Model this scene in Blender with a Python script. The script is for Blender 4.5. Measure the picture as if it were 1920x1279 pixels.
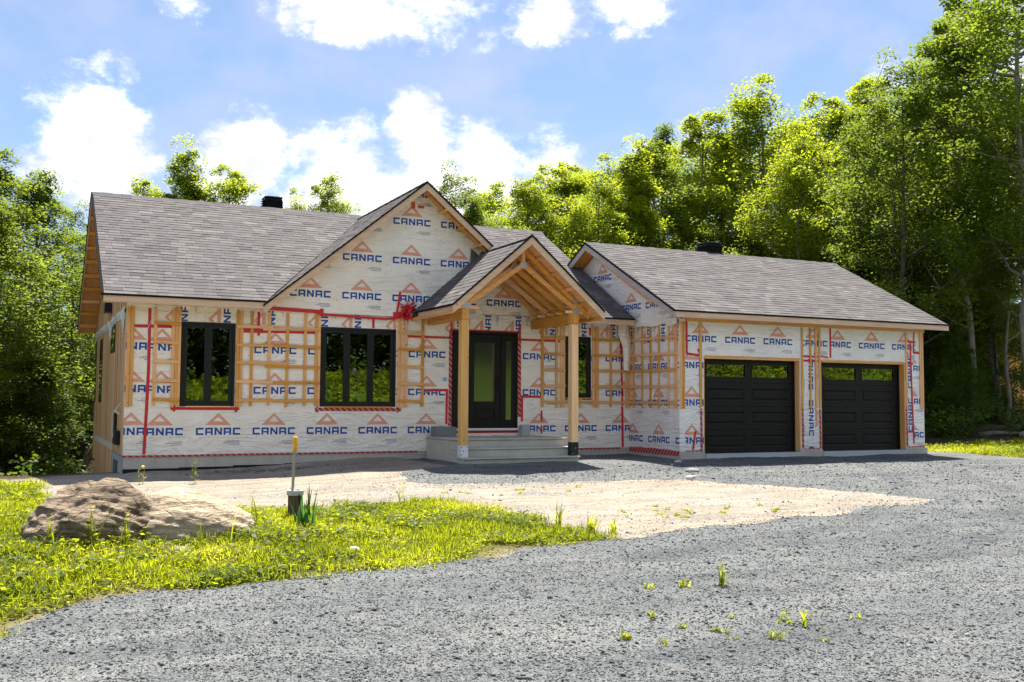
import bpy, bmesh, math, random
import numpy as np
from mathutils import Vector, Matrix, noise as mnoise

for o in list(bpy.data.objects): bpy.data.objects.remove(o)
S = bpy.context.scene
COL = S.collection
R = math.radians

# ------------------------------------------------------------------ camera
cam_d = bpy.data.cameras.new('camera'); cam = bpy.data.objects.new('camera', cam_d); COL.objects.link(cam)
cam_d.sensor_width = 36; cam_d.lens = 35.25; cam_d.clip_start = .05; cam_d.clip_end = 2000
yaw, pitch, roll = .4504, .060, .0062
fw = Vector((math.sin(yaw)*math.cos(pitch), math.cos(yaw)*math.cos(pitch), math.sin(pitch)))
rt = Vector((math.cos(yaw), -math.sin(yaw), 0)); up = rt.cross(fw)
r2 = rt*math.cos(roll)+up*math.sin(roll); u2 = -rt*math.sin(roll)+up*math.cos(roll)
cam.matrix_world = Matrix(((r2.x, u2.x, -fw.x, -1.599), (r2.y, u2.y, -fw.y, -19.372), (r2.z, u2.z, -fw.z, 1.031), (0, 0, 0, 1)))
S.camera = cam
CAM = Vector((-1.599, -19.372, 1.031))

# ------------------------------------------------------------------ sky, sun, exposure
SUN_TRAVEL = Vector((-.22, -.35, -1.0))
SUN_EL = math.atan2(1.0, math.hypot(.22, .35)); SUN_AZ = math.atan2(.22, .35)
world = bpy.data.worlds.new('World'); S.world = world; world.use_nodes = True; world.cycles.sampling_method = 'MANUAL'; world.cycles.sample_map_resolution = 512
def build_sky():
    nt = world.node_tree; nt.nodes.clear()
    N = nt.nodes.new; L = nt.links.new
    out = N('ShaderNodeOutputWorld'); bg = N('ShaderNodeBackground'); bg.inputs[1].default_value = .067
    sky = N('ShaderNodeTexSky'); sky.sky_type = 'NISHITA'; sky.sun_disc = False
    sky.sun_elevation = SUN_EL; sky.sun_rotation = SUN_AZ; sky.altitude = 200
    sky.air_density = 1.1; sky.dust_density = .9; sky.ozone_density = 5.0
    tc = N('ShaderNodeTexCoord'); sep = N('ShaderNodeSeparateXYZ'); L(tc.outputs['Generated'], sep.inputs[0])
    def M(op, a, b=None, c=None):
        n = N('ShaderNodeMath'); n.operation = op
        for i, v in enumerate((a, b, c)):
            if v is None: continue
            if isinstance(v, (int, float)): n.inputs[i].default_value = v
            else: L(v, n.inputs[i])
        return n.outputs[0]
    az = M('ARCTAN2', sep.outputs[0], sep.outputs[1]); el = M('ARCSINE', sep.outputs[2])
    def noise(scale, detail, rough, off=0):
        mp = N('ShaderNodeMapping'); mp.inputs['Location'].default_value = (off, off*.7, off*.3)
        mp.inputs['Scale'].default_value = (1, 1, 1.5); L(tc.outputs['Generated'], mp.inputs[0])
        n = N('ShaderNodeTexNoise'); n.inputs['Scale'].default_value = scale; n.inputs['Detail'].default_value = detail
        n.inputs['Roughness'].default_value = rough; L(mp.outputs[0], n.inputs['Vector']); return n.outputs['Fac']
    n1 = noise(17, 11, .68); n2 = noise(26, 6, .6, 3.1); n3 = noise(9, 4, .55, 7.7)
    # cumulus heaps: direction (azimuth, elevation) and angular half-sizes, the frame's, then unseen ones all round, enlarged to brighten the shaded front
    heaps = [(0.0491, 0.2250, 0.0640, 0.062), (0.0201, 0.210, 0.0319, 0.0319), (0.1873, 0.2250, 0.0420, 0.048), (0.2789, 0.2120, 0.0680, 0.0520),
             (0.3552, 0.2420, 0.0390, 0.0530), (0.3467, 0.278, 0.017, 0.0210), (0.417, 0.2280, 0.0490, 0.0460), (0.4924, 0.2260, 0.0400, 0.042),
             (0.3905, 0.195, 0.1800, 0.062), (0.3028, 0.3690, 0.0851, 0.0300), (0.3615, 0.390, 0.060, 0.0300), (0.2343, 0.3720, 0.0300, 0.018),
             (0.4918, 0.3680, 0.0480, 0.0260), (0.5674, 0.3850, 0.0500, 0.0260), (0.0468, 0.3025, 0.0210, 0.0120), (0.0702, 0.2961, 0.0080, 0.0065),
             (0.5832, 0.2470, 0.0260, 0.0160), (0.6228, 0.269, 0.0190, 0.0070), (0.6461, 0.246, 0.0213, 0.0106), (0.1185, 0.3640, 0.0213, 0.0106),
             (0.4268, 0.349, 0.0074, 0.0106), (0.1718, 0.1980, 0.0400, 0.032)]
    rg = random.Random(5)
    for k in range(30):
        a = .95+4.95*(k+rg.uniform(0, .8))/30; a = a-2*math.pi if a > math.pi else a
        heaps.append((a, (.20, .42, .70)[k % 3]+rg.uniform(-.06, .06), rg.uniform(.12, .26), rg.uniform(.06, .12)))  # unseen clouds, larger than those in view, added as fill light
    for k in range(6): heaps.append((rg.uniform(-.3, 1.1), rg.uniform(.58, .95), rg.uniform(.08, .18), rg.uniform(.03, .07)))
    # domain warp so the heaps get cauliflower edges
    wa = M('MULTIPLY', M('SUBTRACT', n3, .5), .05); we = M('MULTIPLY', M('SUBTRACT', n2, .5), .04)
    azw = M('ADD', az, wa); elw = M('ADD', el, we)
    cv = N('ShaderNodeCombineXYZ'); L(azw, cv.inputs[0]); L(elw, cv.inputs[1]); near = None
    for (a, e, sx, sy) in heaps:
        v = N('ShaderNodeVectorMath'); v.operation = 'MULTIPLY_ADD'; L(cv.outputs[0], v.inputs[0]); v.inputs[1].default_value = (1/sx, 1/sy, 0); v.inputs[2].default_value = (-a/sx, -e/sy, 0)
        ln = N('ShaderNodeVectorMath'); ln.operation = 'LENGTH'; L(v.outputs[0], ln.inputs[0])
        kk = min(1.0, min(sx, sy)/.038); pv = M('MULTIPLY_ADD', ln.outputs['Value'], -kk, kk)
        near = pv if near is None else M('MAXIMUM', near, pv)
    acc = near
    dens = M('ADD', M('MAXIMUM', acc, -1.2), M('MULTIPLY', M('SUBTRACT', n1, .5), 2.3))
    ss = N('ShaderNodeMapRange'); ss.interpolation_type = 'SMOOTHSTEP'; L(dens, ss.inputs[0])
    ss.inputs[1].default_value = -.16; ss.inputs[2].default_value = .62
    body = N('ShaderNodeMapRange'); L(M('ADD', n2, M('MULTIPLY', n1, .6)), body.inputs[0]); body.inputs[1].default_value = .66; body.inputs[2].default_value = 1.02
    cc = N('ShaderNodeMix'); cc.data_type = 'RGBA'; L(body.outputs[0], cc.inputs[0])
    cc.inputs[6].default_value = (5.9, 6.1, 6.6, 1); cc.inputs[7].default_value = (13.0, 12.7, 12.2, 1)
    # thin high veil that pales the blue
    veil = N('ShaderNodeMapRange'); L(n3, veil.inputs[0]); veil.inputs[1].default_value = .40; veil.inputs[2].default_value = .75
    veil.inputs[3].default_value = .08; veil.inputs[4].default_value = .72
    vm = N('ShaderNodeMix'); vm.data_type = 'RGBA'; L(veil.outputs[0], vm.inputs[0]); L(sky.outputs[0], vm.inputs[6]); vm.inputs[7].default_value = (4.2, 4.6, 6.3, 1)
    mx = N('ShaderNodeMix'); mx.data_type = 'RGBA'; L(ss.outputs[0], mx.inputs[0]); L(vm.outputs[2], mx.inputs[6]); L(cc.outputs[2], mx.inputs[7])
    L(mx.outputs[2], bg.inputs[0]); L(bg.outputs[0], out.inputs[0])
build_sky()
sun_d = bpy.data.lights.new('sun', 'SUN'); sun_d.energy = 5.0; sun_d.angle = R(.53); sun_d.color = (1, .93, .82)
sun = bpy.data.objects.new('sun', sun_d); COL.objects.link(sun); sun.location = (0, 0, 40)
sun.rotation_euler = SUN_TRAVEL.to_track_quat('-Z', 'Y').to_euler()
S.view_settings.view_transform = 'Standard'; S.view_settings.look = 'None'; S.view_settings.gamma = 1
S.view_settings.exposure = 1.27
S.render.engine = 'CYCLES'
S.cycles.max_bounces = 5; S.cycles.diffuse_bounces = 3; S.cycles.glossy_bounces = 3; S.cycles.transmission_bounces = 4
S.cycles.transparent_max_bounces = 6; S.cycles.use_denoising = True; S.cycles.use_adaptive_sampling = True; S.cycles.adaptive_threshold = .025; S.cycles.sample_clamp_indirect = 6

# ------------------------------------------------------------------ helpers
class MB:
    """collects polygons (with a material slot) for one mesh"""
    def __init__(s): s.v = []; s.f = []; s.m = []
    def poly(s, pts, m=0):
        b = len(s.v); s.v += [tuple(p) for p in pts]; s.f.append(tuple(range(b, b+len(pts)))); s.m.append(m)
    def box(s, a, b, m=0):
        x0, y0, z0 = a; x1, y1, z1 = b
        i = len(s.v)
        s.v += [(x0, y0, z0), (x1, y0, z0), (x1, y1, z0), (x0, y1, z0), (x0, y0, z1), (x1, y0, z1), (x1, y1, z1), (x0, y1, z1)]
        for f in ((3, 2, 1, 0), (4, 5, 6, 7), (0, 1, 5, 4), (1, 2, 6, 5), (2, 3, 7, 6), (3, 0, 4, 7)):
            s.f.append(tuple(i+k for k in f)); s.m.append(m)
    def prism(s, pts, d, m=0):
        """polygon pts (3-D) swept by vector d, closed"""
        n = len(pts); i = len(s.v); d = Vector(d)
        s.v += [tuple(p) for p in pts]+[tuple(Vector(p)+d) for p in pts]
        s.f.append(tuple(range(i, i+n))); s.f.append(tuple(range(i+2*n-1, i+n-1, -1))); s.m += [m, m]
        for k in range(n):
            a, b = i+k, i+(k+1) % n
            s.f.append((b, a, a+n, b+n)); s.m.append(m)
    def bar(s, a, b, w, h, upv=(0, 0, 1), m=0):
        """rectangular bar from a to b; w across, h along upv"""
        a = Vector(a); b = Vector(b); d = (b-a).normalized(); upv = Vector(upv)
        sx = d.cross(upv).normalized(); uz = sx.cross(d).normalized()
        q = [a+sx*(-w/2)+uz*(-h/2), a+sx*(w/2)+uz*(-h/2), a+sx*(w/2)+uz*(h/2), a+sx*(-w/2)+uz*(h/2)]
        s.prism(q, b-a, m)
    def tube(s, pts, rad, n=8, m=0, cap=True):
        i0 = len(s.v); P = [Vector(p) for p in pts]; K = len(P)
        ref = Vector((.3, .2, .9)).normalized()
        for k in range(K):
            t = (P[min(k+1, K-1)]-P[max(k-1, 0)]).normalized()
            a = t.cross(ref if abs(t.dot(ref)) < .95 else Vector((1, 0, 0))).normalized(); b = t.cross(a)
            r = rad[k] if hasattr(rad, '__len__') else rad
            for j in range(n):
                c = math.cos(2*math.pi*j/n); q = math.sin(2*math.pi*j/n)
                s.v.append(tuple(P[k]+a*(r*c)+b*(r*q)))
        for k in range(K-1):
            for j in range(n):
                s.f.append((i0+k*n+j, i0+k*n+(j+1) % n, i0+(k+1)*n+(j+1) % n, i0+(k+1)*n+j)); s.m.append(m)
        if cap:
            s.f.append(tuple(i0+j for j in range(n-1, -1, -1))); s.f.append(tuple(i0+(K-1)*n+j for j in range(n))); s.m += [m, m]
    def mesh(s, name, mats):
        me = bpy.data.meshes.new(name); me.from_pydata(s.v, [], s.f)
        for mt in (mats if isinstance(mats, (list, tuple)) else [mats]): me.materials.append(mt)
        me.polygons.foreach_set('material_index', s.m); me.update(); return me
def fix(me):
    bm = bmesh.new(); bm.from_mesh(me); bmesh.ops.recalc_face_normals(bm, faces=bm.faces); bm.to_mesh(me); bm.free()
def link(name, me, parent=None, loc=None):
    o = bpy.data.objects.new(name, me); COL.objects.link(o)
    if parent is not None: o.parent = parent
    if loc is not None: o.location = loc
    return o
def part(name, mb, mats, parent=None, smooth=False, bevel=0, recalc=True):
    me = mb.mesh(name, mats)
    if recalc: fix(me)
    if smooth: me.polygons.foreach_set('use_smooth', [True]*len(me.polygons))
    o = link(name, me, parent)
    if bevel:
        b = o.modifiers.new('bevel', 'BEVEL'); b.width = bevel; b.segments = 2; b.limit_method = 'ANGLE'
    return o
def tag(o, label=None, cat=None, group=None, kind=None):
    if label: o['label'] = label
    if cat: o['category'] = cat
    if group: o['group'] = group
    if kind: o['kind'] = kind
    return o
def thing(name, label, cat, loc=(0, 0, 0), group=None):
    o = bpy.data.objects.new(name, None); COL.objects.link(o); o.location = loc; o.empty_display_size = .2
    return tag(o, label, cat, group)
def fast_mesh(name, V, F, mats, tone=None, smooth=False):
    """V (n,3), F (m,k) numpy -> mesh; tone = per-face float attribute"""
    me = bpy.data.meshes.new(name); V = np.ascontiguousarray(V, np.float32); F = np.ascontiguousarray(F, np.int32); m, k = F.shape
    me.vertices.add(len(V)); me.vertices.foreach_set('co', V.ravel())
    me.loops.add(m*k); me.loops.foreach_set('vertex_index', F.ravel())
    me.polygons.add(m); me.polygons.foreach_set('loop_start', np.arange(0, m*k, k, dtype=np.int32))
    if smooth: me.polygons.foreach_set('use_smooth', np.ones(m, bool))
    for mt in (mats if isinstance(mats, (list, tuple)) else [mats]): me.materials.append(mt)
    if tone is not None:
        a = me.attributes.new('tone', 'FLOAT', 'FACE'); a.data.foreach_set('value', np.ascontiguousarray(tone, np.float32))
    me.update(calc_edges=True); return me
# convex polygon clipping in 2-D
def clip_half(P, a, b, c):
    """keep a*x+b*y<=c"""
    out = []
    for i in range(len(P)):
        p, q = P[i], P[(i+1) % len(P)]
        dp = a*p[0]+b*p[1]-c; dq = a*q[0]+b*q[1]-c
        if dp <= 0: out.append(p)
        if (dp < 0) != (dq < 0) and dp != dq and (dp*dq) < 0:
            t = dp/(dp-dq); out.append((p[0]+t*(q[0]-p[0]), p[1]+t*(q[1]-p[1])))
    return out if len(out) >= 3 else []
def area2(P): return .5*sum(P[i][0]*P[(i+1) % len(P)][1]-P[(i+1) % len(P)][0]*P[i][1] for i in range(len(P)))
def clip_convex(P, Q):
    """clip P by the convex polygon Q (counter-clockwise)"""
    if area2(Q) < 0: Q = Q[::-1]
    for i in range(len(Q)):
        (x0, y0), (x1, y1) = Q[i], Q[(i+1) % len(Q)]
        a, b = (y1-y0), -(x1-x0); P = clip_half(P, a, b, a*x0+b*y0)
        if not P: return []
    return P if abs(area2(P)) > 1e-6 else []
def minus_rect(polys, r):
    x0, x1, y0, y1 = r; out = []
    for P in polys:
        for Q in (clip_half(P, 1, 0, x0), clip_half(P, -1, 0, -x1)):
            if Q and abs(area2(Q)) > 1e-7: out.append(Q)
        M_ = clip_half(clip_half(P, -1, 0, -x0) or [], 1, 0, x1) if clip_half(P, -1, 0, -x0) else []
        if M_:
            for Q in (clip_half(M_, 0, 1, y0), clip_half(M_, 0, -1, -y1)):
                if Q and abs(area2(Q)) > 1e-7: out.append(Q)
    return out
# vectorised value noise
def _hash(ix, iy, seed):
    n = (ix.astype(np.int64)*374761393+iy.astype(np.int64)*668265263+seed*1274126177) & 0xffffffff
    n = ((n ^ (n >> 13))*1274126177) & 0xffffffff; n = n ^ (n >> 16)
    return (n & 0xffff)/65535.0
def vnoise(x, y, seed=0):
    ix = np.floor(x); iy = np.floor(y); fx = x-ix; fy = y-iy; fx = fx*fx*(3-2*fx); fy = fy*fy*(3-2*fy)
    a = _hash(ix, iy, seed); b = _hash(ix+1, iy, seed); c = _hash(ix, iy+1, seed); d = _hash(ix+1, iy+1, seed)
    return (a*(1-fx)+b*fx)*(1-fy)+(c*(1-fx)+d*fx)*fy
def fbm(x, y, oct=4, seed=0):
    s = 0; a = .5; t = 0
    for k in range(oct): s = s+a*vnoise(x*2**k+17.3*k, y*2**k+9.1*k, seed+k); t += a; a *= .5
    return s/t-.5
def sst(a, b, x):
    t = np.clip((x-a)/(b-a), 0, 1); return t*t*(3-2*t)
def sdist(poly, X, Y):
    """signed distance, negative inside"""
    P = np.array(poly, float); d = np.full(X.shape, 1e9); ins = np.zeros(X.shape, bool)
    for i in range(len(P)):
        a = P[i]; b = P[(i+1) % len(P)]; e = b-a
        t = np.clip(((X-a[0])*e[0]+(Y-a[1])*e[1])/(e@e+1e-12), 0, 1)
        d = np.minimum(d, np.hypot(X-a[0]-t*e[0], Y-a[1]-t*e[1]))
        c = ((a[1] > Y) != (b[1] > Y)); xx = (b[0]-a[0])*(Y-a[1])/(b[1]-a[1]+1e-12)+a[0]; ins ^= c & (X < xx)
    return np.where(ins, -d, d)

# ------------------------------------------------------------------ materials
def mat(name, col=(.5, .5, .5), rough=.6, spec=.3, metal=0):
    m = bpy.data.materials.new(name); m.use_nodes = True; b = m.node_tree.nodes['Principled BSDF']
    b.inputs['Base Color'].default_value = (*col, 1); b.inputs['Roughness'].default_value = rough
    b.inputs['Specular IOR Level'].default_value = spec; b.inputs['Metallic'].default_value = metal
    return m
class NT:
    def __init__(s, m): s.m = m; s.t = m.node_tree; s.b = s.t.nodes.get('Principled BSDF')
    def n(s, typ, **kw):
        x = s.t.nodes.new(typ)
        for k, v in kw.items(): setattr(x, k, v)
        return x
    def l(s, a, b): s.t.links.new(a, b)
    def coord(s, scale=(1, 1, 1), which='Object', rot=(0, 0, 0)):
        tc = s.n('ShaderNodeTexCoord'); mp = s.n('ShaderNodeMapping'); mp.inputs['Scale'].default_value = scale; mp.inputs['Rotation'].default_value = rot
        s.l(tc.outputs[which], mp.inputs[0]); return mp.outputs[0]
    def noise(s, vec, scale, detail=4, rough=.55, dist=0):
        x = s.n('ShaderNodeTexNoise'); x.inputs['Scale'].default_value = scale; x.inputs['Detail'].default_value = detail
        x.inputs['Roughness'].default_value = rough; x.inputs['Distortion'].default_value = dist; s.l(vec, x.inputs['Vector']); return x.outputs['Fac']
    def ramp(s, fac, stops, interp='LINEAR'):
        x = s.n('ShaderNodeValToRGB'); x.color_ramp.interpolation = interp; e = x.color_ramp.elements
        while len(e) < len(stops): e.new(.5)
        for i, (p, c) in enumerate(stops): e[i].position = p; e[i].color = (*c, 1)
        s.l(fac, x.inputs[0]); return x.outputs[0]
    def mix(s, fac, a, b, blend='MIX'):
        x = s.n('ShaderNodeMix', data_type='RGBA', blend_type=blend)
        for sock, v in ((x.inputs[0], fac), (x.inputs[6], a), (x.inputs[7], b)):
            if isinstance(v, (int, float)): sock.default_value = v
            elif isinstance(v, tuple): sock.default_value = (*v, 1)
            else: s.l(v, sock)
        return x.outputs[2]
    def math(s, op, a, b=0.0):
        x = s.n('ShaderNodeMath', operation=op)
        for i, v in enumerate((a, b)):
            if isinstance(v, (int, float)): x.inputs[i].default_value = v
            else: s.l(v, x.inputs[i])
        return x.outputs[0]
    def bump(s, h, strength=.3, dist=.02, prev=None):
        x = s.n('ShaderNodeBump'); x.inputs['Strength'].default_value = strength; x.inputs['Distance'].default_value = dist
        s.l(h, x.inputs['Height'])
        if prev is not None: s.l(prev, x.inputs['Normal'])
        s.l(x.outputs[0], s.b.inputs['Normal']); return x.outputs[0]
    def base(s, c): s.l(c, s.b.inputs['Base Color'])

def wood(name, c0, c1, axis='z', gscale=18):
    m = mat(name, c0, .7, .2); t = NT(m)
    sc = {'z': (1, 1, .06), 'x': (.06, 1, 1), 'y': (1, .06, 1)}[axis]
    v = t.coord(sc); g = t.noise(v, gscale, 6, .65, .6)
    col = t.ramp(g, [(.3, c1), (.62, c0)])
    oi = t.n('ShaderNodeObjectInfo')
    v2 = t.coord(); k = t.noise(v2, 9, 2)
    kn = t.ramp(k, [(.70, (1, 1, 1)), (.76, (.45, .32, .22))])
    col = t.mix(.8, col, kn, 'MULTIPLY')
    hs = t.n('ShaderNodeHueSaturation'); t.l(col, hs.inputs['Color'])
    mr = t.n('ShaderNodeMapRange'); t.l(oi.outputs['Random'], mr.inputs[0]); mr.inputs[3].default_value = .8; mr.inputs[4].default_value = 1.12
    t.l(mr.outputs[0], hs.inputs['Value'])
    mr2 = t.n('ShaderNodeMapRange'); t.l(oi.outputs['Random'], mr2.inputs[0]); mr2.inputs[3].default_value = 1.05; mr2.inputs[4].default_value = .8
    t.l(mr2.outputs[0], hs.inputs['Saturation'])
    t.base(hs.outputs[0]); t.bump(g, .15, .004); return m
PINE = (.88, .43, .105); PINE2 = (.64, .27, .055)
M_woodz = wood('pine_upright', PINE, PINE2, 'z'); M_woodx = wood('pine_level', PINE, PINE2, 'x'); M_woody = wood('pine_deep', PINE, PINE2, 'y')
M_fasc = wood('fascia_pine', (.78, .53, .35), (.60, .37, .22), 'x', 14); M_fascy = wood('fascia_pine_deep', (.74, .48, .30), (.56, .33, .19), 'y', 14)
M_fascw = wood('fascia_weathered', (.46, .40, .38), (.33, .28, .27), 'y', 14)
M_deck = wood('sheathing', (.80, .37, .085), (.58, .24, .05), 'y', 20)
M_post = wood('post_pine', (.88, .53, .20), (.74, .40, .13), 'z', 12)
M_board = wood('side_board', (.64, .38, .17), (.46, .25, .10), 'z', 16)

def wrap_material(name, col, crease=.5, rough=.42, stripe=None):
    m = mat(name, col, rough, .35); t = NT(m); v = t.coord()
    n1 = t.noise(t.coord((.8, .8, 2.6)), 1.8, 3, .45, 1.2); n2 = t.noise(v, 5, 3, .5, .8); n3 = t.noise(t.coord((1.6, 1.6, .35)), 3.0, 3, .5, .6)
    n4 = t.noise(t.coord((.7, .7, 2.6), rot=(0, .6, 0)), 1.7, 2, .4, 1.6)
    rid = t.ramp(n4, [(.42, (0, 0, 0)), (.5, (1, 1, 1)), (.58, (0, 0, 0))])
    h = t.math('ADD', t.math('MULTIPLY', n1, 1.2), t.math('ADD', t.math('MULTIPLY', n2, .35), n3))
    h = t.math('ADD', h, t.math('MULTIPLY', rid, .30))
    t.bump(h, crease, .05)
    st = t.noise(v, 1.3, 4, .6)
    k = t.ramp(st, [(.35, tuple(c*.90 for c in col)), (.6, col)])
    t.base(k); return m
M_wrap = wrap_material('house_wrap', (.95, .87, .775), .65); M_wrapb = wrap_material('house_wrap_garage', (.93, .89, .85), .7)
M_blue = wrap_material('print_blue', (.010, .075, .36)); M_salm = wrap_material('print_salmon', (.80, .37, .26)); M_grey = wrap_material('print_grey', (.34, .34, .42))
M_gapshade = wrap_material('gap_shade', (.10, .09, .08), .3)  # near-black colour standing for shade in the gap and the door opening
WRAP = [M_wrap, M_blue, M_salm, M_grey]; WRAPB = [M_wrapb, M_blue, M_salm, M_grey]
M_tape = mat('red_tape', (.58, .012, .022), .35, .5)
t = NT(M_tape); t.bump(t.noise(t.coord(), 60, 3), .25, .004)
M_tapes = mat('red_striped_tape', (.5, .02, .03), .45, .4); t = NT(M_tapes)
w = t.n('ShaderNodeTexWave', wave_type='BANDS', bands_direction='DIAGONAL'); w.inputs['Scale'].default_value = 5.5; w.inputs['Distortion'].default_value = .4; t.l(t.coord(), w.inputs[0])
t.base(t.ramp(w.outputs['Fac'], [(.62, (.40, .012, .022)), (.72, (.62, .26, .24))]))
M_black = mat('black_metal', (.009, .0095, .0095), .4, .3)
M_blackdoor = mat('black_door_skin', (.0085, .0082, .0072), .5, .22); t = NT(M_blackdoor)
g = t.noise(t.coord((.12, 1, 2.2)), 40, 5, .6, .3); t.bump(g, .18, .004)
M_conc = mat('concrete', (.33, .32, .28), .85, .2); t = NT(M_conc)
a = t.noise(t.coord(), 3, 5, .6); b = t.noise(t.coord(), 60, 3)
t.base(t.mix(.35, t.ramp(a, [(.3, (.42, .40, .34)), (.7, (.58, .56, .49))]), t.ramp(b, [(.3, (.32, .31, .28)), (.7, (.55, .53, .48))]))); t.bump(b, .2, .004)
M_found = mat('foundation_concrete', (.42, .40, .35), .88, .2); t = NT(M_found)
a = t.noise(t.coord((1, 1, .35)), 4, 6, .65); b = t.noise(t.coord(), 45, 4)
t.base(t.mix(.3, t.ramp(a, [(.28, (.40, .365, .30)), (.5, (.54, .50, .42)), (.75, (.62, .58, .50))]), t.ramp(b, [(.3, (.28, .27, .25)), (.7, (.5, .48, .44))]))); t.bump(b, .15, .004)
M_tar = mat('foundation_coating', (.02, .019, .018), .8, .2); t = NT(M_tar); t.bump(t.noise(t.coord(), 20, 4), .6, .01)
M_steel = mat('galvanised', (.45, .46, .45), .45, .5, .8)
M_white = mat('white_sill', (.75, .76, .78), .4, .4)
M_foam = mat('grey_foam', (.20, .21, .21), .9, .1)
def tab_wrap(name, base, spot):
    m = mat(name, base, .5, .3); t = NT(m)
    v = t.n('ShaderNodeTexVoronoi'); v.inputs['Scale'].default_value = 17; t.l(t.coord(), v.inputs['Vector'])
    t.base(t.ramp(v.outputs['Distance'], [(.20, spot), (.24, base)])); return m
M_postw = tab_wrap('post_wrap_white', (.75, .75, .78), (.02, .02, .04)); M_postb = tab_wrap('post_wrap_black', (.015, .017, .02), (.18, .26, .32))
# glass: dark room behind, mirror-like coat in front
M_glass = bpy.data.materials.new('window_glass'); M_glass.use_nodes = True; t = NT(M_glass)
for n_ in list(t.t.nodes): t.t.nodes.remove(n_)
o_ = t.n('ShaderNodeOutputMaterial'); gl = t.n('ShaderNodeBsdfGlossy'); gl.inputs['Roughness'].default_value = .0; gl.inputs['Color'].default_value = (.92, .95, .92, 1)
tr = t.n('ShaderNodeBsdfTransparent'); tr.inputs['Color'].default_value = (.50, .58, .52, 1)
lw = t.n('ShaderNodeFresnel'); lw.inputs['IOR'].default_value = 2.3
mx = t.n('ShaderNodeMixShader'); t.l(lw.outputs[0], mx.inputs[0]); t.l(tr.outputs[0], mx.inputs[1]); t.l(gl.outputs[0], mx.inputs[2]); t.l(mx.outputs[0], o_.inputs[0])
bp = t.n('ShaderNodeBump'); bp.inputs['Strength'].default_value = .02; bp.inputs['Distance'].default_value = .02; t.l(t.noise(t.coord(), 2.2, 2), bp.inputs['Height']); t.l(bp.outputs[0], gl.inputs['Normal'])
M_frost = bpy.data.materials.new('door_glass_textured'); M_frost.use_nodes = True; t = NT(M_frost)
for n_ in list(t.t.nodes): t.t.nodes.remove(n_)
o_ = t.n('ShaderNodeOutputMaterial'); gl = t.n('ShaderNodeBsdfGlossy'); gl.inputs['Roughness'].default_value = .07; gl.inputs['Color'].default_value = (.85, .92, .88, 1)
df = t.n('ShaderNodeBsdfDiffuse'); df.inputs['Color'].default_value = (.035, .042, .036, 1); lw = t.n('ShaderNodeFresnel'); lw.inputs['IOR'].default_value = 2.2
mx = t.n('ShaderNodeMixShader'); t.l(lw.outputs[0], mx.inputs[0]); t.l(df.outputs[0], mx.inputs[1]); t.l(gl.outputs[0], mx.inputs[2]); t.l(mx.outputs[0], o_.inputs[0])
bp = t.n('ShaderNodeBump'); bp.inputs['Strength'].default_value = .05; bp.inputs['Distance'].default_value = .004; t.l(t.noise(t.coord(), 70, 2), bp.inputs['Height']); t.l(bp.outputs[0], gl.inputs['Normal'])
# shingles
M_shing = mat('shingles', (.2, .19, .19), .9, .15); t = NT(M_shing)
at = t.n('ShaderNodeAttribute', attribute_name='tone'); gr = t.noise(t.coord(), 90, 3, .7); pt = t.noise(t.coord(), .8, 4, .6)
c = t.ramp(at.outputs['Fac'], [(0, (.088, .083, .084)), (.5, (.136, .129, .130)), (1, (.208, .198, .198))])
c = t.mix(.45, c, t.ramp(gr, [(.3, (.35, .35, .35)), (.7, (1.35, 1.35, 1.35))]), 'MULTIPLY')
c = t.mix(.5, c, t.ramp(pt, [(.3, (.8, .8, .82)), (.7, (1.12, 1.1, 1.08))]), 'MULTIPLY')
t.base(c); t.bump(gr, .4, .004)
M_drip = mat('drip_edge_black', (.018, .018, .02), .9, .02)
M_under = mat('roof_underlay', (.05, .05, .05), .9, .1)
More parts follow.
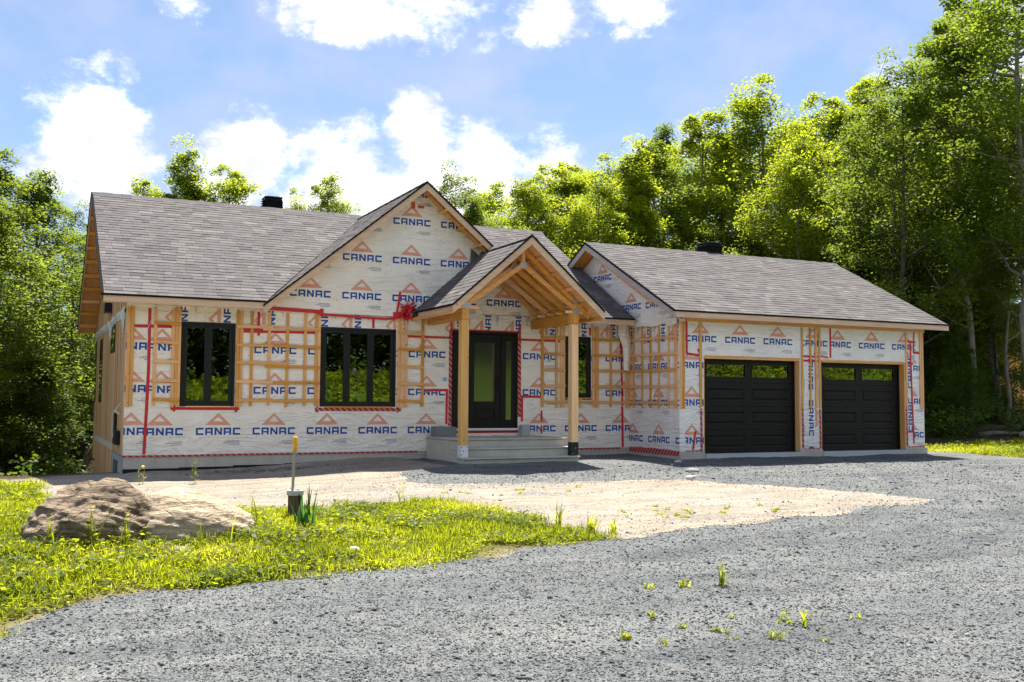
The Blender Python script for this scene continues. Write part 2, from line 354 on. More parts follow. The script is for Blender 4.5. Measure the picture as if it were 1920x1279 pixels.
# ground materials
def ground_material():
    m = mat('yard_soil', (.4, .35, .27), .95, .1); t = NT(m)
    at = t.n('ShaderNodeAttribute', attribute_name='soil'); v = t.coord()
    big = t.noise(v, .5, 5, .6); mid = t.noise(t.coord((.55, 1.5, 1)), 2.6, 6, .66); fine = t.noise(v, 38, 4, .65)
    track = t.noise(t.coord((.25, 1.6, 1), rot=(0, 0, .15)), 3.2, 4, .6, .6)
    pale = t.ramp(mid, [(.30, (.235, .20, .16)), (.48, (.335, .295, .24)), (.70, (.39, .355, .30))])
    pale = t.mix(.35, pale, t.ramp(track, [(.38, (.70, .62, .54)), (.58, (1.08, 1.08, 1.08))]), 'MULTIPLY')
    pale = t.mix(.5, pale, t.ramp(fine, [(.32, (.66, .64, .62)), (.62, (1.08, 1.07, 1.06))]), 'MULTIPLY')
    grit = t.n('ShaderNodeTexVoronoi'); grit.inputs['Scale'].default_value = 60; t.l(v, grit.inputs['Vector']); gs = t.n('ShaderNodeSeparateColor'); t.l(grit.outputs['Color'], gs.inputs[0])
    gcol = t.ramp(gs.outputs[0], [(0, (.06, .065, .066)), (.5, (.17, .17, .165)), (1, (.40, .39, .36))])
    gm = t.ramp(t.math('ADD', t.math('MULTIPLY', t.noise(t.coord((.35, 1.3, 1), rot=(0, 0, .12)), 1.5, 6, .7, .5), 1.0), t.math('MULTIPLY', gs.outputs[1], .22)), [(.60, (0, 0, 0)), (.70, (.85, .85, .85))])
    pale = t.mix(gm, pale, gcol)
    pale = t.mix(.5, pale, t.ramp(big, [(.35, (.86, .80, .72)), (.65, (1.05, 1.05, 1.05))]), 'MULTIPLY')
    sep = t.n('ShaderNodeSeparateColor'); t.l(at.outputs['Color'], sep.inputs[0])
    turf = t.ramp(t.noise(v, 6, 5, .65), [(.3, (.07, .055, .025)), (.55, (.13, .12, .035)), (.75, (.22, .18, .09))])
    litter = t.ramp(t.noise(v, 4, 6, .7), [(.3, (.030, .024, .014)), (.6, (.07, .055, .03)), (.8, (.05, .07, .018))])
    bank = t.ramp(t.noise(t.coord((1, 1, .45)), 3.4, 8, .8), [(.32, (.015, .035, .006)), (.5, (.09, .16, .012)), (.70, (.22, .28, .02))])
    c = t.mix(sep.outputs[0], litter, pale); c = t.mix(sep.outputs[1], c, turf); c = t.mix(sep.outputs[2], c, bank)
    t.base(c); h = t.math('ADD', t.math('MULTIPLY', mid, 1.0), t.math('MULTIPLY', fine, .25)); t.bump(h, .75, .06); return m
M_ground = ground_material()
def gravel_material():
    m = mat('crushed_stone', (.2, .2, .21), .85, .25); t = NT(m); v = t.coord()
    def cell(scale):
        x = t.n('ShaderNodeTexVoronoi', feature='F1'); x.inputs['Scale'].default_value = scale; t.l(v, x.inputs['Vector']); return x
    a = cell(104); b = cell(62); big = t.noise(v, .45, 4, .55); dust = t.noise(v, 1.7, 5, .65)
    sa = t.n('ShaderNodeSeparateColor'); t.l(a.outputs['Color'], sa.inputs[0]); sb = t.n('ShaderNodeSeparateColor'); t.l(b.outputs['Color'], sb.inputs[0])
    ca = t.ramp(sa.outputs[0], [(0, (.052, .059, .062)), (.45, (0.111, 0.119, 0.122)), (.8, (0.196, 0.202, 0.199)), (1, (0.331, 0.331, 0.313))])
    cb = t.ramp(sb.outputs[1], [(0, (.055, .061, .064)), (.5, (0.131, 0.137, 0.138)), (1, (0.270, 0.270, 0.261))])
    c = t.mix(.45, ca, cb)
    c = t.mix(1.0, c, t.ramp(a.outputs['Distance'], [(.0, (1.08, 1.08, 1.08)), (.55, (.95, .95, .95)), (.95, (.5, .5, .52))]), 'MULTIPLY')  # darker cell rims paint the shadows between stones
    c = t.mix(.55, c, t.ramp(big, [(.35, (.82, .84, .86)), (.65, (1.16, 1.14, 1.10))]), 'MULTIPLY')
    trk = t.noise(t.coord((.16, 1.1, 1), rot=(0, 0, -.22)), 1.6, 4, .6, .35)
    c = t.mix(.8, c, t.ramp(trk, [(.38, (.74, .76, .78)), (.5, (1, 1, 1)), (.64, (1.20, 1.18, 1.15))]), 'MULTIPLY')
    # two compacted wheel paths swinging round towards the garage
    dn = t.n('ShaderNodeVectorMath', operation='DISTANCE'); t.l(v, dn.inputs[0]); dn.inputs[1].default_value = (1.0, 3.5, -.5)
    dd = t.math('ADD', dn.outputs['Value'], t.math('MULTIPLY', t.math('SUBTRACT', t.noise(v, .6, 3), .5), .9))
    tw = t.ramp(t.math('MULTIPLY', t.math('SUBTRACT', dd, 14.2), .25), [(.0, (1, 1, 1)), (.10, (1.15, 1.14, 1.12)), (.17, (.80, .81, .82)), (.28, (1, 1, 1)), (.52, (1, 1, 1)), (.60, (.80, .81, .82)), (.68, (1.15, 1.14, 1.12)), (.80, (1, 1, 1))])
    c = t.mix(.8, c, tw, 'MULTIPLY')
    c = t.mix(1.0, c, (.93, .975, 1.0), 'MULTIPLY')
    c = t.mix(t.ramp(dust, [(.52, (0, 0, 0)), (.75, (.38, .38, .38))]), c, (.27, .255, .235))
    t.base(c)
    h = t.math('SUBTRACT', 1.0, t.math('ADD', a.outputs['Distance'], t.math('MULTIPLY', b.outputs['Distance'], .7)))
    t.bump(h, .7, .012); return m
M_gravel = gravel_material()
M_stone = mat('loose_stone', (.2, .2, .21), .85, .25); t = NT(M_stone); at = t.n('ShaderNodeAttribute', attribute_name='tone')
t.base(t.ramp(at.outputs['Fac'], [(0, (.055, .062, .065)), (.4, (0.115, 0.123, 0.125)), (.8, (0.196, 0.202, 0.198)), (1, (0.348, 0.344, 0.326))]))
def leaf_material(name, stops, trans=(.30, .36, .03), fac=.45, rough=.5):
    m = mat(name, (.08, .12, .02), rough, .25); t = NT(m); at = t.n('ShaderNodeAttribute', attribute_name='tone')
    c = t.ramp(at.outputs['Fac'], stops); t.base(c)
    tl = t.n('ShaderNodeBsdfTranslucent'); t.l(t.mix(.85, t.ramp(at.outputs['Fac'], [(0, tuple(q*.45 for q in trans)), (1, trans)]), c, 'ADD'), tl.inputs['Color'])
    mx = t.n('ShaderNodeMixShader'); mx.inputs[0].default_value = fac; t.l(t.b.outputs[0], mx.inputs[1]); t.l(tl.outputs[0], mx.inputs[2])
    t.l(mx.outputs[0], t.t.nodes['Material Output'].inputs[0]); return m
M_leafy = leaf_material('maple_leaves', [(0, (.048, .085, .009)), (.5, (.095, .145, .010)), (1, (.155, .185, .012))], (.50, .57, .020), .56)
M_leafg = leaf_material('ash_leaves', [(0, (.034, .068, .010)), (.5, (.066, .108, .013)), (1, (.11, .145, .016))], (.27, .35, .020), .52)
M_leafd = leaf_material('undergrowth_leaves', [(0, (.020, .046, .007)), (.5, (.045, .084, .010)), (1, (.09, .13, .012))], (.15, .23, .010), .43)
M_grass = leaf_material('grass_blades', [(0, (.055, .095, .008)), (.45, (.150, .180, .008)), (.8, (.22, .23, .010)), (1, (.36, .32, .10))], (.50, .56, .006), .55)
M_iris = leaf_material('iris_blades', [(0, (.025, .075, .02)), (1, (.06, .14, .03))], (.12, .28, .04), .35, .35)
M_flower = mat('yellow_flower', (.75, .52, .01), .6)
def bark_material(name, c0, c1):
    m = mat(name, c0, .9, .15); t = NT(m); g = t.noise(t.coord((1, 1, .22)), 11, 6, .7, .5)
    sp = t.noise(t.coord(), 5, 3); c = t.ramp(g, [(.32, c1), (.62, c0)])
    c = t.mix(.4, c, t.ramp(sp, [(.45, (.85, .85, .85)), (.7, (1.35, 1.35, 1.3))]), 'MULTIPLY'); t.base(c); t.bump(g, .6, .02); return m
M_bark = bark_material('bark_grey', (.30, .26, .215), (.13, .11, .09)); M_bark2 = bark_material('bark_dark', (.11, .092, .075), (.045, .038, .03))
M_dead = bark_material('dead_wood', (.30, .25, .20), (.15, .12, .09))

# ------------------------------------------------------------------ terrain
def hgt(x, y):
    x = np.asarray(x, float); y = np.asarray(y, float)
    h = np.interp(y, [-22, -19, -12, -6, -2.2, 0, 4], [-.62, -.60, -.50, -.38, -.19, -.17, -.17])
    h = h-.17*(1-sst(1, 5.2, x))*sst(-7, -2, y)
    h = h-1.5*(1-sst(-3, -.1, x)*.55)*sst(.2, 7, y)*(1-sst(-.1, .3, x))
    h = h+.07*np.exp(-((y+.15)/.55)**2)*sst(-.2, .3, x)*(1-sst(5.0, 5.6, x))
    h = h+.16*np.exp(-((x+1.2)/2.6)**2-((y+8.2)/2.2)**2)
    h = h+.02*np.clip(y-6, 0, 80)*sst(10, 20, x)+.035*np.clip(x-21, 0, 60)*sst(-6, 2, y)
    crest = 2.3+.06*np.clip(x-4, 0, 70)
    return h+crest*sst(-31, -47, y)
DRIVE = [(-1.7, -12.0), (-1.61, -11.72), (-1.38, -11.54), (-1.14, -11.33), (-0.72, -11.23), (-0.57, -11.24), (-0.15, -11.12), (0.22, -11.03), (0.62, -10.9), (0.92, -10.78),
         (1.6, -10.78), (2.46, -10.5), (3.0, -10.14), (3.55, -10.21), (4.21, -9.97), (4.86, -9.83), (5.4, -9.74), (6.68, -9.36), (7.79, -9.17), (9.27, -8.71), (10.32, -8.69),
         (11.04, -8.29), (10.76, -7.26), (10.05, -6.27), (9.27, -5.24), (8.81, -4.75), (7.99, -4.65), (7.06, -4.43), (6.05, -4.4), (5.08, -4.4), (4.38, -4.29), (4.03, -3.76),
         (4.6, -2.6), (5.45, -2.0), (5.5, .3), (18.6, .3), (18.9, -1.4), (19.5, -3.3), (24, -5.2), (44, -12), (44, -28), (-14, -28), (-14, -18.4), (-5, -13.7)]
LAWN = [(-1.7, -12.0), (-1.61, -11.72), (-1.38, -11.54), (-1.14, -11.33), (-0.72, -11.23), (-0.57, -11.24), (-0.15, -11.12), (0.22, -11.03), (0.62, -10.9), (0.92, -10.78),
        (1.6, -10.78), (2.46, -10.5), (3.0, -10.14), (3.55, -10.21), (4.3, -9.95), (4.06, -9.31), (3.93, -9.05), (3.91, -8.55), (3.93, -6.92), (3.53, -6.4), (2.28, -6.09),
        (1.37, -6.67), (0.62, -7.2), (0.2, -7.6), (-1.2, -7.4), (-1.2, -5.0), (-1.3, -3.2), (-1.47, -1.6), (-2.4, -1.2), (-9, -1), (-12, -6), (-12, -17), (-5, -13.7)]
LAWN_R = [(18.75, -1.2), (19.5, -3.3), (24, -5.2), (36, -9), (36, 1), (24, .5), (19.2, -.1)]
YARD = [(-2.2, -5.0), (-1.6, -.3), (-.5, .6), (5, .5), (12, .5), (18.6, .3), (18.9, -1.4), (24, -5.2), (24, -14), (-4, -14), (-2.2, -9)]
CLEAR = [(31, 4), (60, 2), (75, 30), (45, 28), (36, 14)]
def ground_attr(X, Y):
    n = fbm(X*1.3, Y*1.3, 4, 3)
    sand = 1-sst(-.5, .7, sdist(YARD, X, Y)+n*1.6)
    sand = np.maximum(sand, .85*(1-sst(-2, 3, sdist(CLEAR, X, Y)+n*6)))
    turf = 1-sst(-.35, .25, sdist(LAWN, X, Y)+n*1.2)
    turf = np.maximum(turf, 1-sst(-.4, .3, sdist(LAWN_R, X, Y)+n*.6))
    bank = sst(-26.5, -29, Y+n*1.5)
    return np.stack([sand, turf, bank, np.ones_like(sand)], -1)
def grid_mesh(name, xs, ys, zf, mats, attr=None):
    X, Y = np.meshgrid(xs, ys); Z = zf(X, Y); nx, ny = len(xs), len(ys)
    V = np.stack([X, Y, Z], -1).reshape(-1, 3); I = np.arange(nx*ny).reshape(ny, nx)
    F = np.stack([I[:-1, :-1], I[:-1, 1:], I[1:, 1:], I[1:, :-1]], -1).reshape(-1, 4)
    me = fast_mesh(name, V, F, mats, smooth=True)
    if attr is not None:
        a = me.attributes.new('soil', 'FLOAT_COLOR', 'POINT'); a.data.foreach_set('color', attr(X, Y).reshape(-1, 4).astype(np.float32).ravel())
    return me
def spaced(a, b, step, far, lim):
    c = list(np.arange(a, b+1e-6, step)); s = step; x = a; lo = []
    while x > -lim: s = min(s*1.35, 30); x -= s; lo.append(x)
    s = step; x = b; hi = []
    while x < lim: s = min(s*1.35, 30); x += s; hi.append(x)
    return np.array(lo[::-1]+c+hi)
def relief(X, Y):
    near = (1-sst(14, 26, np.hypot(X-4, Y+8)))
    return (fbm(X*.9, Y*.9, 4, 11)*.07+fbm(X*4, Y*4, 3, 21)*.03)*near
def ground_z(X, Y): return hgt(X, Y)+relief(X, Y)*.8
gx = spaced(-9, 20, .14, 1, 420); gy = spaced(-15.5, 1.6, .14, 1, 420)
tag(link('ground', grid_mesh('ground', gx, gy, ground_z, M_ground, ground_attr)), kind='structure')
def drive_z(X, Y):
    d = sdist(DRIVE, X, Y)+fbm(X*1.1, Y*1.1, 4, 5)*.55+fbm(X*6, Y*6, 3, 8)*.14
    rut = fbm(X*.35+Y*.15, Y*.9, 3, 31)*.035
    return ground_z(X, Y)*1.0+np.clip(-d*.16, -.05, .03)+rut*sst(0, .6, -d)+.004
dx = spaced(-8, 19.5, .11, 1, 20); dx = np.concatenate([np.arange(-14, -8, .5), np.arange(-8, 19.4, .11), np.arange(19.5, 44, .6)])
dy = np.concatenate([np.arange(-28, -15.2, .3), np.arange(-15.2, .3, .11)])
tag(link('driveway', grid_mesh('driveway', dx, dy, drive_z, M_gravel)), kind='structure')

rng = np.random.default_rng(7)
# loose stones over the drive and its ragged edge
def scatter_stones():
    base = np.array([(1, 0, 0), (-1, 0, 0), (0, 1, 0), (0, -1, 0), (0, 0, 1), (0, 0, -1)], float)
    tri = np.array([(0, 2, 4), (2, 1, 4), (1, 3, 4), (3, 0, 4), (2, 0, 5), (1, 2, 5), (3, 1, 5), (0, 3, 5)])
    P = []
    # density falls with distance from the camera: nearer stones show singly
    n = 420000; ang = rng.uniform(-.14, .98, n); r = 3.6*np.exp(rng.uniform(0, 1, n)*math.log(25/3.6))
    x = CAM.x+r*np.sin(ang); y = CAM.y+r*np.cos(ang); d = sdist(DRIVE, x, y)+fbm(x*1.1, y*1.1, 4, 5)*.55
    keep = rng.random(n) < np.where(d < 0, .34, .20*np.exp(-np.clip(d, 0, 9)/.22)+.10*np.exp(-np.clip(d, 0, 9)/1.1)*(fbm(x*1.6, y*1.6, 3, 91) > .02)); keep &= (y < -2.5) & (x < 20)
    x, y, r = x[keep], y[keep], r[keep]; n = len(x)
    # pebbles strewn over the sand and a small heap of stone along the foundation
    m = 9000; px_, py_ = rng.uniform(-1.5, 10.8, m), rng.uniform(-9.4, -.6, m); kk = (rng.random(m) < np.clip(.35+fbm(px_*.8, py_*1.6, 4, 61)*2.4, .04, 1)) & (sdist(LAWN, px_, py_) > .1) & ~((px_ > 5.5) & (py_ > -2.5))
    hx, hy = rng.normal(2.3, .75, 2600), rng.normal(-.62, .13, 2600)
    x = np.concatenate([x, px_[kk], hx]); y = np.concatenate([y, py_[kk], hy]); r = np.concatenate([r, np.full(kk.sum()+2600, 6.)]); n = len(x)
    z = np.maximum(drive_z(x, y), ground_z(x, y))
    s = rng.uniform(.0036, .0078, n)*(1+1.2*(rng.random(n) < .035)); s *= np.interp(r, [4, 9, 16, 25], [1, 1.15, 1.5, 2.0])
    sc = np.stack([s*rng.uniform(.7, 1.5, n), s*rng.uniform(.7, 1.3, n), s*rng.uniform(.45, .85, n)], -1)
    V = base[None]*sc[:, None, :]*(1+.35*rng.uniform(-1, 1, (n, 6, 1)))
    V += rng.normal(0, .22, (n, 6, 3))*s[:, None, None]
    a = rng.uniform(0, 6.28, n); b = rng.normal(0, .4, n); ca, sa, cb, sb = np.cos(a), np.sin(a), np.cos(b), np.sin(b)
    X = V[..., 0]*ca[:, None]-V[..., 1]*sa[:, None]; Y = V[..., 0]*sa[:, None]+V[..., 1]*ca[:, None]; Z = V[..., 2]
    X2 = X*cb[:, None]-Z*sb[:, None]; Z2 = X*sb[:, None]+Z*cb[:, None]
    V = np.stack([X2+x[:, None], Y+y[:, None], Z2+z[:, None]+s[:, None]*.3], -1).reshape(-1, 3)
    F = (tri[None]+6*np.arange(n)[:, None, None]).reshape(-1, 3)
    tone = np.repeat(np.clip(rng.beta(2.2, 2.6, n)+.16*fbm(x*.5, y*1.1, 3, 71), 0, 1), 8)
    o = link('gravel', fast_mesh('gravel', V, F, M_stone, tone))
    tag(o, 'loose grey crushed stone lying over the driveway', 'gravel', kind='stuff')
scatter_stones()

# ------------------------------------------------------------------ the house
HOUSE = thing('house', 'unfinished single storey house in printed white wrap with attached double garage', 'house')
OH = .42
def z_main(y): return 2.89+.5752*(y+.42)
GX, GA, GS = 5.62, 5.48, .82          # big gable: centre x, apex z, slope
PX, PA, PS, PY = 7.10, 4.235, .86, -2.22   # porch gable
def z_gar(y): return 2.93+.5177*(y+2.35) if y < 1.32 else 4.83-.5177*(y-1.32)

# --- print on the wrap: emblem, word, small print
def letter(ch):
    t = .25
    if ch == 'C': return [[(0, 1-t), (1, 1-t), (1, 1), (.08, 1), (0, .92)], [(.08, 0), (1, 0), (1, t), (0, t), (0, .08)], [(0, t), (t*1.02, t), (t*1.02, 1-t), (0, 1-t)]]
    if ch == 'A': return [[(0, 1-t), (1, 1-t), (1, .92), (.92, 1), (.08, 1), (0, .92)][:2]+[(1, .94), (.94, 1), (.06, 1), (0, .94)], [(0, 0), (t, 0), (t, 1-t), (0, 1-t)], [(1-t, 0), (1, 0), (1, 1-t), (1-t, 1-t)], [(t, .28), (1-t, .28), (1-t, .28+t*.85), (t, .28+t*.85)]]
    if ch == 'N': return [[(0, 0), (t, 0), (t, 1), (0, 1)], [(1-t, 0), (1, 0), (1, 1), (1-t, 1)], [(t, 1), (t, .62), (1-t, 0), (1-t, .38)]]
def logo():
    """list of (material, polygon) with origin at the word's left end, mid height; metres"""
    out = []; w, g, h = .137, .031, .135
    for i, ch in enumerate('CANAC'):
        for P in letter(ch): out.append((1, [(i*(w+g)+u*w, (v-.5)*h) for u, v in P]))
    cx, zb, zt, hw = .40, .115, .345, .235
    ix0, iz0, izt = .098, zb+.068, zb+.165
    A, B, C_ = (cx-hw, zb), (cx+hw, zb), (cx, zt); a, b, c = (cx-ix0, iz0), (cx+ix0, iz0), (cx, izt)
    out += [(2, [A, B, b, a]), (2, [B, C_, c, b]), (2, [C_, A, a, c])]
    for k, (x0, x1) in enumerate(((.56, .80), (.50, .80), (.60, .80))): out.append((3, [(x0, -.195-.028*k), (x1, -.195-.028*k), (x1, -.183-.028*k), (x0, -.183-.028*k)]))
    for k in range(7): out.append((3, [(-.1+.17*k, -.118), (-.086+.17*k, -.118), (-.086+.17*k, -.106), (-.1+.17*k, -.106)]))
    return out
LOGO = logo()
def wall(name, frame, outline, holes, logos, thick, mats=WRAP, parent=HOUSE, region=None):
    """frame = (origin, u, v, n): outline in (u,v) convex, prism back along -n; prints 3 mm proud.
    logos: (u, v, quarter turns, optional clip polygon)"""
    O, U, V_, N_ = [Vector(q) for q in frame]
    def P3(p, d=0): return O+U*p[0]+V_*p[1]+N_*d
    mb = MB(); pieces = [outline]
    for h in holes: pieces = minus_rect(pieces, h)
    for P in pieces: mb.prism([P3(q) for q in P], -N_*thick, 0)
    for lg in logos:
        u0, v0, q = lg[:3]; cl = lg[3] if len(lg) > 3 else None
        for m, P in LOGO:
            Q = []
            for (a, b) in P:
                if q == 1: a, b = -b, a
                elif q == 3: a, b = b, -a
                Q.append((u0+a, v0+b))
            if area2(Q) < 0: Q = Q[::-1]
            Q = clip_convex(Q, outline)
            if Q and cl: Q = clip_convex(Q, cl)
            if not Q: continue
            for pc in (minus_all([Q], holes)): mb.poly([P3(p, .003) for p in pc], m)
    me = mb.mesh(name, mats); o = link(name, me, parent); return o
def minus_all(polys, holes):
    for h in holes: polys = minus_rect(polys, (h[0]-.005, h[1]+.005, h[2]-.005, h[3]+.005))
    return polys
def rect(x0, x1, z0, z1): return [(x0, z0), (x1, z0), (x1, z1), (x0, z1)]
FRONT = ((0, 0, 0), (1, 0, 0), (0, 0, 1), (0, -1, 0))
W1 = (.955, 1.945, .90, 2.475); W2 = (3.585, 5.15, .90, 2.475); W3 = (9.07, 9.735, 1.11, 2.475); DR = (6.38, 7.905, .41, 2.505)
lg = []
SH = rect(.40, 7.0, 0, 2.58)
for k in range(6):
    for z in (.435, 1.21, 1.985): lg.append((.22+1.04*k, z, 0, SH))
for k in range(-1, 1):
    for z in (.435, 1.21, 1.985): lg.append((-.28+1.04*k, z+.01, 0, rect(0, .40, 0, 2.6)))
for k in range(3):
    for z in (.445, 1.225, 2.005): lg.append((8.03+1.04*k, z, 0, rect(7.9, 10.74, 0, 2.55)))
for x in (1.0, 1.78, 2.62, 3.66, 4.34, 5.26, 6.55, 7.20, 7.92, 8.75, 9.55, 10.3): lg.append((x, 2.14, 1, rect(.3, 10.74, 2.48, 2.88)))
front_wall = wall('wall', FRONT, rect(0, 10.74, 0, 2.86), [W1, W2, W3, DR], lg, .15)
tag(front_wall, 'front wall in white wrap printed with blue words and salmon triangles')
# big gable wall, a little proud of the wall under it
def gz(x): return GA-.05-GS*abs(x-GX)
GB = 2.74
gl_ = [(2.42, GB), (7.05, GB), (7.05, gz(7.05)), (GX, gz(GX)), (2.42, max(GB+.01, gz(2.42)))]
lg = []
for r_, z in enumerate((3.115, 3.89, 4.70)):
    for k in range(5): lg.append((2.945+1.045*k, z, 0))
lg.append((5.05, 5.30, 0))
gable = wall('gable_wall', ((0, -.055, 0), (1, 0, 0), (0, 0, 1), (0, -1, 0)), gl_, [], lg, .15)
# porch gable wall under the porch roof (continues the front plane)
def pz(x): return PA-.16-PS*abs(x-PX)
pl_ = [(7.06, 2.87), (8.45, 2.87), (8.43, 2.90), (7.10, pz(7.10)), (7.06, pz(7.10)-.001)]
wall('gable_wall', ((0, -.01, 0), (1, 0, 0), (0, 0, 1), (0, -1, 0)), pl_, [], [(7.16, 3.125, 0), (8.2, 3.12, 0)], .14)
# left end wall (rear part of the house is boarded)
DEP = 8.7
mb = MB(); rz = lambda y: min(z_main(y), 2*5.53-z_main(2*0+y) if y > 4.17 else 99)
def zroof(y): return z_main(y) if y < 4.17 else 5.53-.5752*(y-4.17)
for (y0, y1) in ((.16, 4.17), (4.17, DEP)):
    mb.prism([(.02, y0, -2.4), (.02, y1, -2.4), (.02, y1, zroof(y1)-.16), (.02, y0, zroof(y0)-.16)], (.13, 0, 0))
part('wall', mb, M_board, HOUSE)
mb = MB(); mb.box((.16, DEP-.15, -2.4), (10.6, DEP, 2.8)); mb.box((10.46, 4.9, -.2), (10.6, DEP-.16, 2.9)); part('wall', mb, M_board, HOUSE)
mb = MB(); mb.prism([(10.44, -.1, 2.8), (10.44, 4.17, 5.4), (10.44, DEP, 2.8)], (.1, 0, 0)); part('gable_wall', mb, M_board, HOUSE)
mb = MB(); mb.box((.16, .16, -.3), (10.6, DEP-.16, -.05)); part('floor_deck', mb, M_deck, HOUSE)
mb = MB(); mb.box((.2, 3.6, -.04), (10.5, 3.7, 2.7)); part('partition', mb, mat('plaster_board', (.45, .43, .38), .9), HOUSE)
# foundation
mb = MB(); mb.box((.012, .012, -.235), (10.74, .16, -.002)); part('foundation', mb, M_found, HOUSE)
mb = MB()
for k in range(11):
    x0 = .014+k*.97; zz = -.20+.05*((k*37 % 7)/7-.4)+.07*(k/10.)*.5
    mb.box((x0, -.004, -.7), (min(x0+.968, 10.74), .012, zz-.02 if k < 9 else zz-.08))
part('damp_coating', mb, M_tar, HOUSE)
# garage
GY = -1.93
D1 = (11.37, 14.02, -.05, 2.005); D2 = (14.63, 17.24, -.05, 1.995)
lg = []
for k in range(3): lg.append((10.90+1.045*k, 2.385, 0, rect(10.74, 14.1, 2.03, 2.84)))
for u in (14.02,): lg.append((u, 2.385, 0, rect(14.1, 14.91, 2.03, 2.84)))
for k in range(4): lg.append((14.74+1.05*k, 2.375, 0, rect(14.93, 17.6, 2.03, 2.84)))
for z in (1.82, 1.03, .23): lg.append((10.66, z, 0, rect(10.74, 11.37, 0, 2.02))); lg.append((17.02, z+.06, 0, rect(17.50, 17.86, 0, 2.2)))
for z in (.28, 1.32, -.77): lg.append((14.33, z+.82, 3, rect(14.1, 14.55, 0, 2.03)))
for z in (.36, 1.40): lg.append((17.40, z, 1, rect(17.25, 17.47, 0, 2.2)))
gw = wall('wall', ((0, GY, 0), (1, 0, 0), (0, 0, 1), (0, -1, 0)), rect(10.755, 17.86, 0.0, 2.84), [D1, D2], lg, .14, WRAPB)
tag(gw, 'garage front wall in white wrap around two black doors')
# return wall facing left: u runs along -y
lg = []
for z in (1.81, 1.02, .225):
    for k in range(3): lg.append((-.26+1.03*k, z, 0, rect(-.2, 1.93, 0, 2.3)))
for u in (.15, .80, 1.35, 1.85): lg.append((u, 2.0, 1, rect(-.2, 1.93, 2.32, 2.86)))
wall('wall', ((10.74, 0, 0), (0, -1, 0), (0, 0, 1), (-1, 0, 0)), rect(0, 1.94, 0, 2.80), [], lg, .14, WRAPB)
def gzz(u): return z_gar(-u)-.15
go = [(1.93, 2.78), (1.93, gzz(1.93)), (-1.32, gzz(-1.32)), (-2.6, gzz(-2.6)), (-2.6, 3.9), (-.2, 2.78)]
lg = [(-1.56, 3.98, 0), (-.30, 3.18, 0), (.70, 3.17, 0), (-.5, 4.0, 0)]
wall('gable_wall', ((10.725, 0, 0), (0, -1, 0), (0, 0, 1), (-1, 0, 0)), go[::-1], [], lg, .14, WRAPB)
mb = MB(); mb.box((17.75, GY+.145, 0), (17.86, 4.6, 2.84)); mb.box((10.9, 4.45, -.2), (17.74, 4.6, 2.84)); part('wall', mb, M_wrapb, HOUSE)
mb = MB(); mb.prism([(17.72, GY+.1, 2.82), (17.72, 1.32, 4.68), (17.72, 4.55, 2.82)], (.1, 0, 0)); part('gable_wall', mb, M_wrapb, HOUSE)
for (x0, x1) in ((10.748, 11.39), (14.0, 14.65), (17.22, 17.93)):
    mb = MB(); mb.box((x0, GY-.02, -.5), (x1, GY+.25, -.005)); part('foundation', mb, M_found, HOUSE, bevel=.008)
mb = MB(); mb.prism([(10.73, 0, -.1), (10.73, GY-.0, -.1), (10.73, GY, -.02), (10.73, 0, -.02)], (.1, 0, 0)); mb.box((10.728, GY+.01, -.5), (10.9, .01, -.1)); part('foundation', mb, M_found, HOUSE)
mb = MB(); mb.box((11.39, GY-.06, -.3), (14.0, GY+.4, -.062)); mb.box((14.65, GY-.06, -.3), (17.22, GY+.4, -.062)); part('garage_slab', mb, mat('slab_concrete', (.50, .51, .52), .8), HOUSE)
mb = MB(); mb.box((10.9, GY+.41, -.2), (17.7, 4.4, -.1)); part('floor_deck', mb, M_conc, HOUSE)

# --- roofs
def roof_slope(name, poly_xy, zf, thick=.10):
    mb = MB(); P = [(x, y, zf(x, y)-.012) for x, y in poly_xy]; mb.prism(P, (0, 0, -thick)); o = part(name, mb, [M_under, M_deck], HOUSE)
    for p in o.data.polygons:
        if p.normal.z < -.3: p.material_index = 1
    return o
zm = lambda x, y: z_main(y); zg = lambda x, y: GA-GS*abs(x-GX); zp = lambda x, y: PA-PS*abs(x-PX); zga = lambda x, y: z_gar(y); zr = lambda x, y: 5.53-.5752*(y-4.17)
SLOPES = {
    'main_left': ([(-.42, -.42), (2.42, -.42), (5.60, 4.03), (5.60, 4.17), (-.42, 4.17)], zm),
    'main_right': ([(8.8, -.42), (10.62, -.42), (10.62, 4.17), (5.60, 4.17), (5.60, 4.03)], zm),
    'gable_left': ([(2.40, -.42), (5.62, -.42), (5.62, 4.08)], zg),
    'gable_right': ([(5.62, -.42), (7.10, -.42), (7.10, 2.03), (5.62, 4.08)], zg),
    'porch_left': ([(PX-1.62, PY), (PX, PY), (PX, 1.97), (PX-1.62, -.06)], zp),
    'porch_right': ([(PX, PY), (PX+1.62, PY), (PX+1.62, -.38), (PX, 1.97)], zp),
    'garage': ([(10.35, -2.35), (18.22, -2.35), (18.22, 1.32), (10.35, 1.32)], zga),
}
roof = {}
for k_, (pp, zf) in SLOPES.items(): roof[k_] = roof_slope('roof', pp, zf)
roof_slope('roof', [(-.42, 4.17), (10.62, 4.17), (10.62, 8.86), (-.42, 8.86)], zr)
roof_slope('roof', [(10.35, 1.32), (18.22, 1.32), (18.22, 4.99), (10.35, 4.99)], zga)
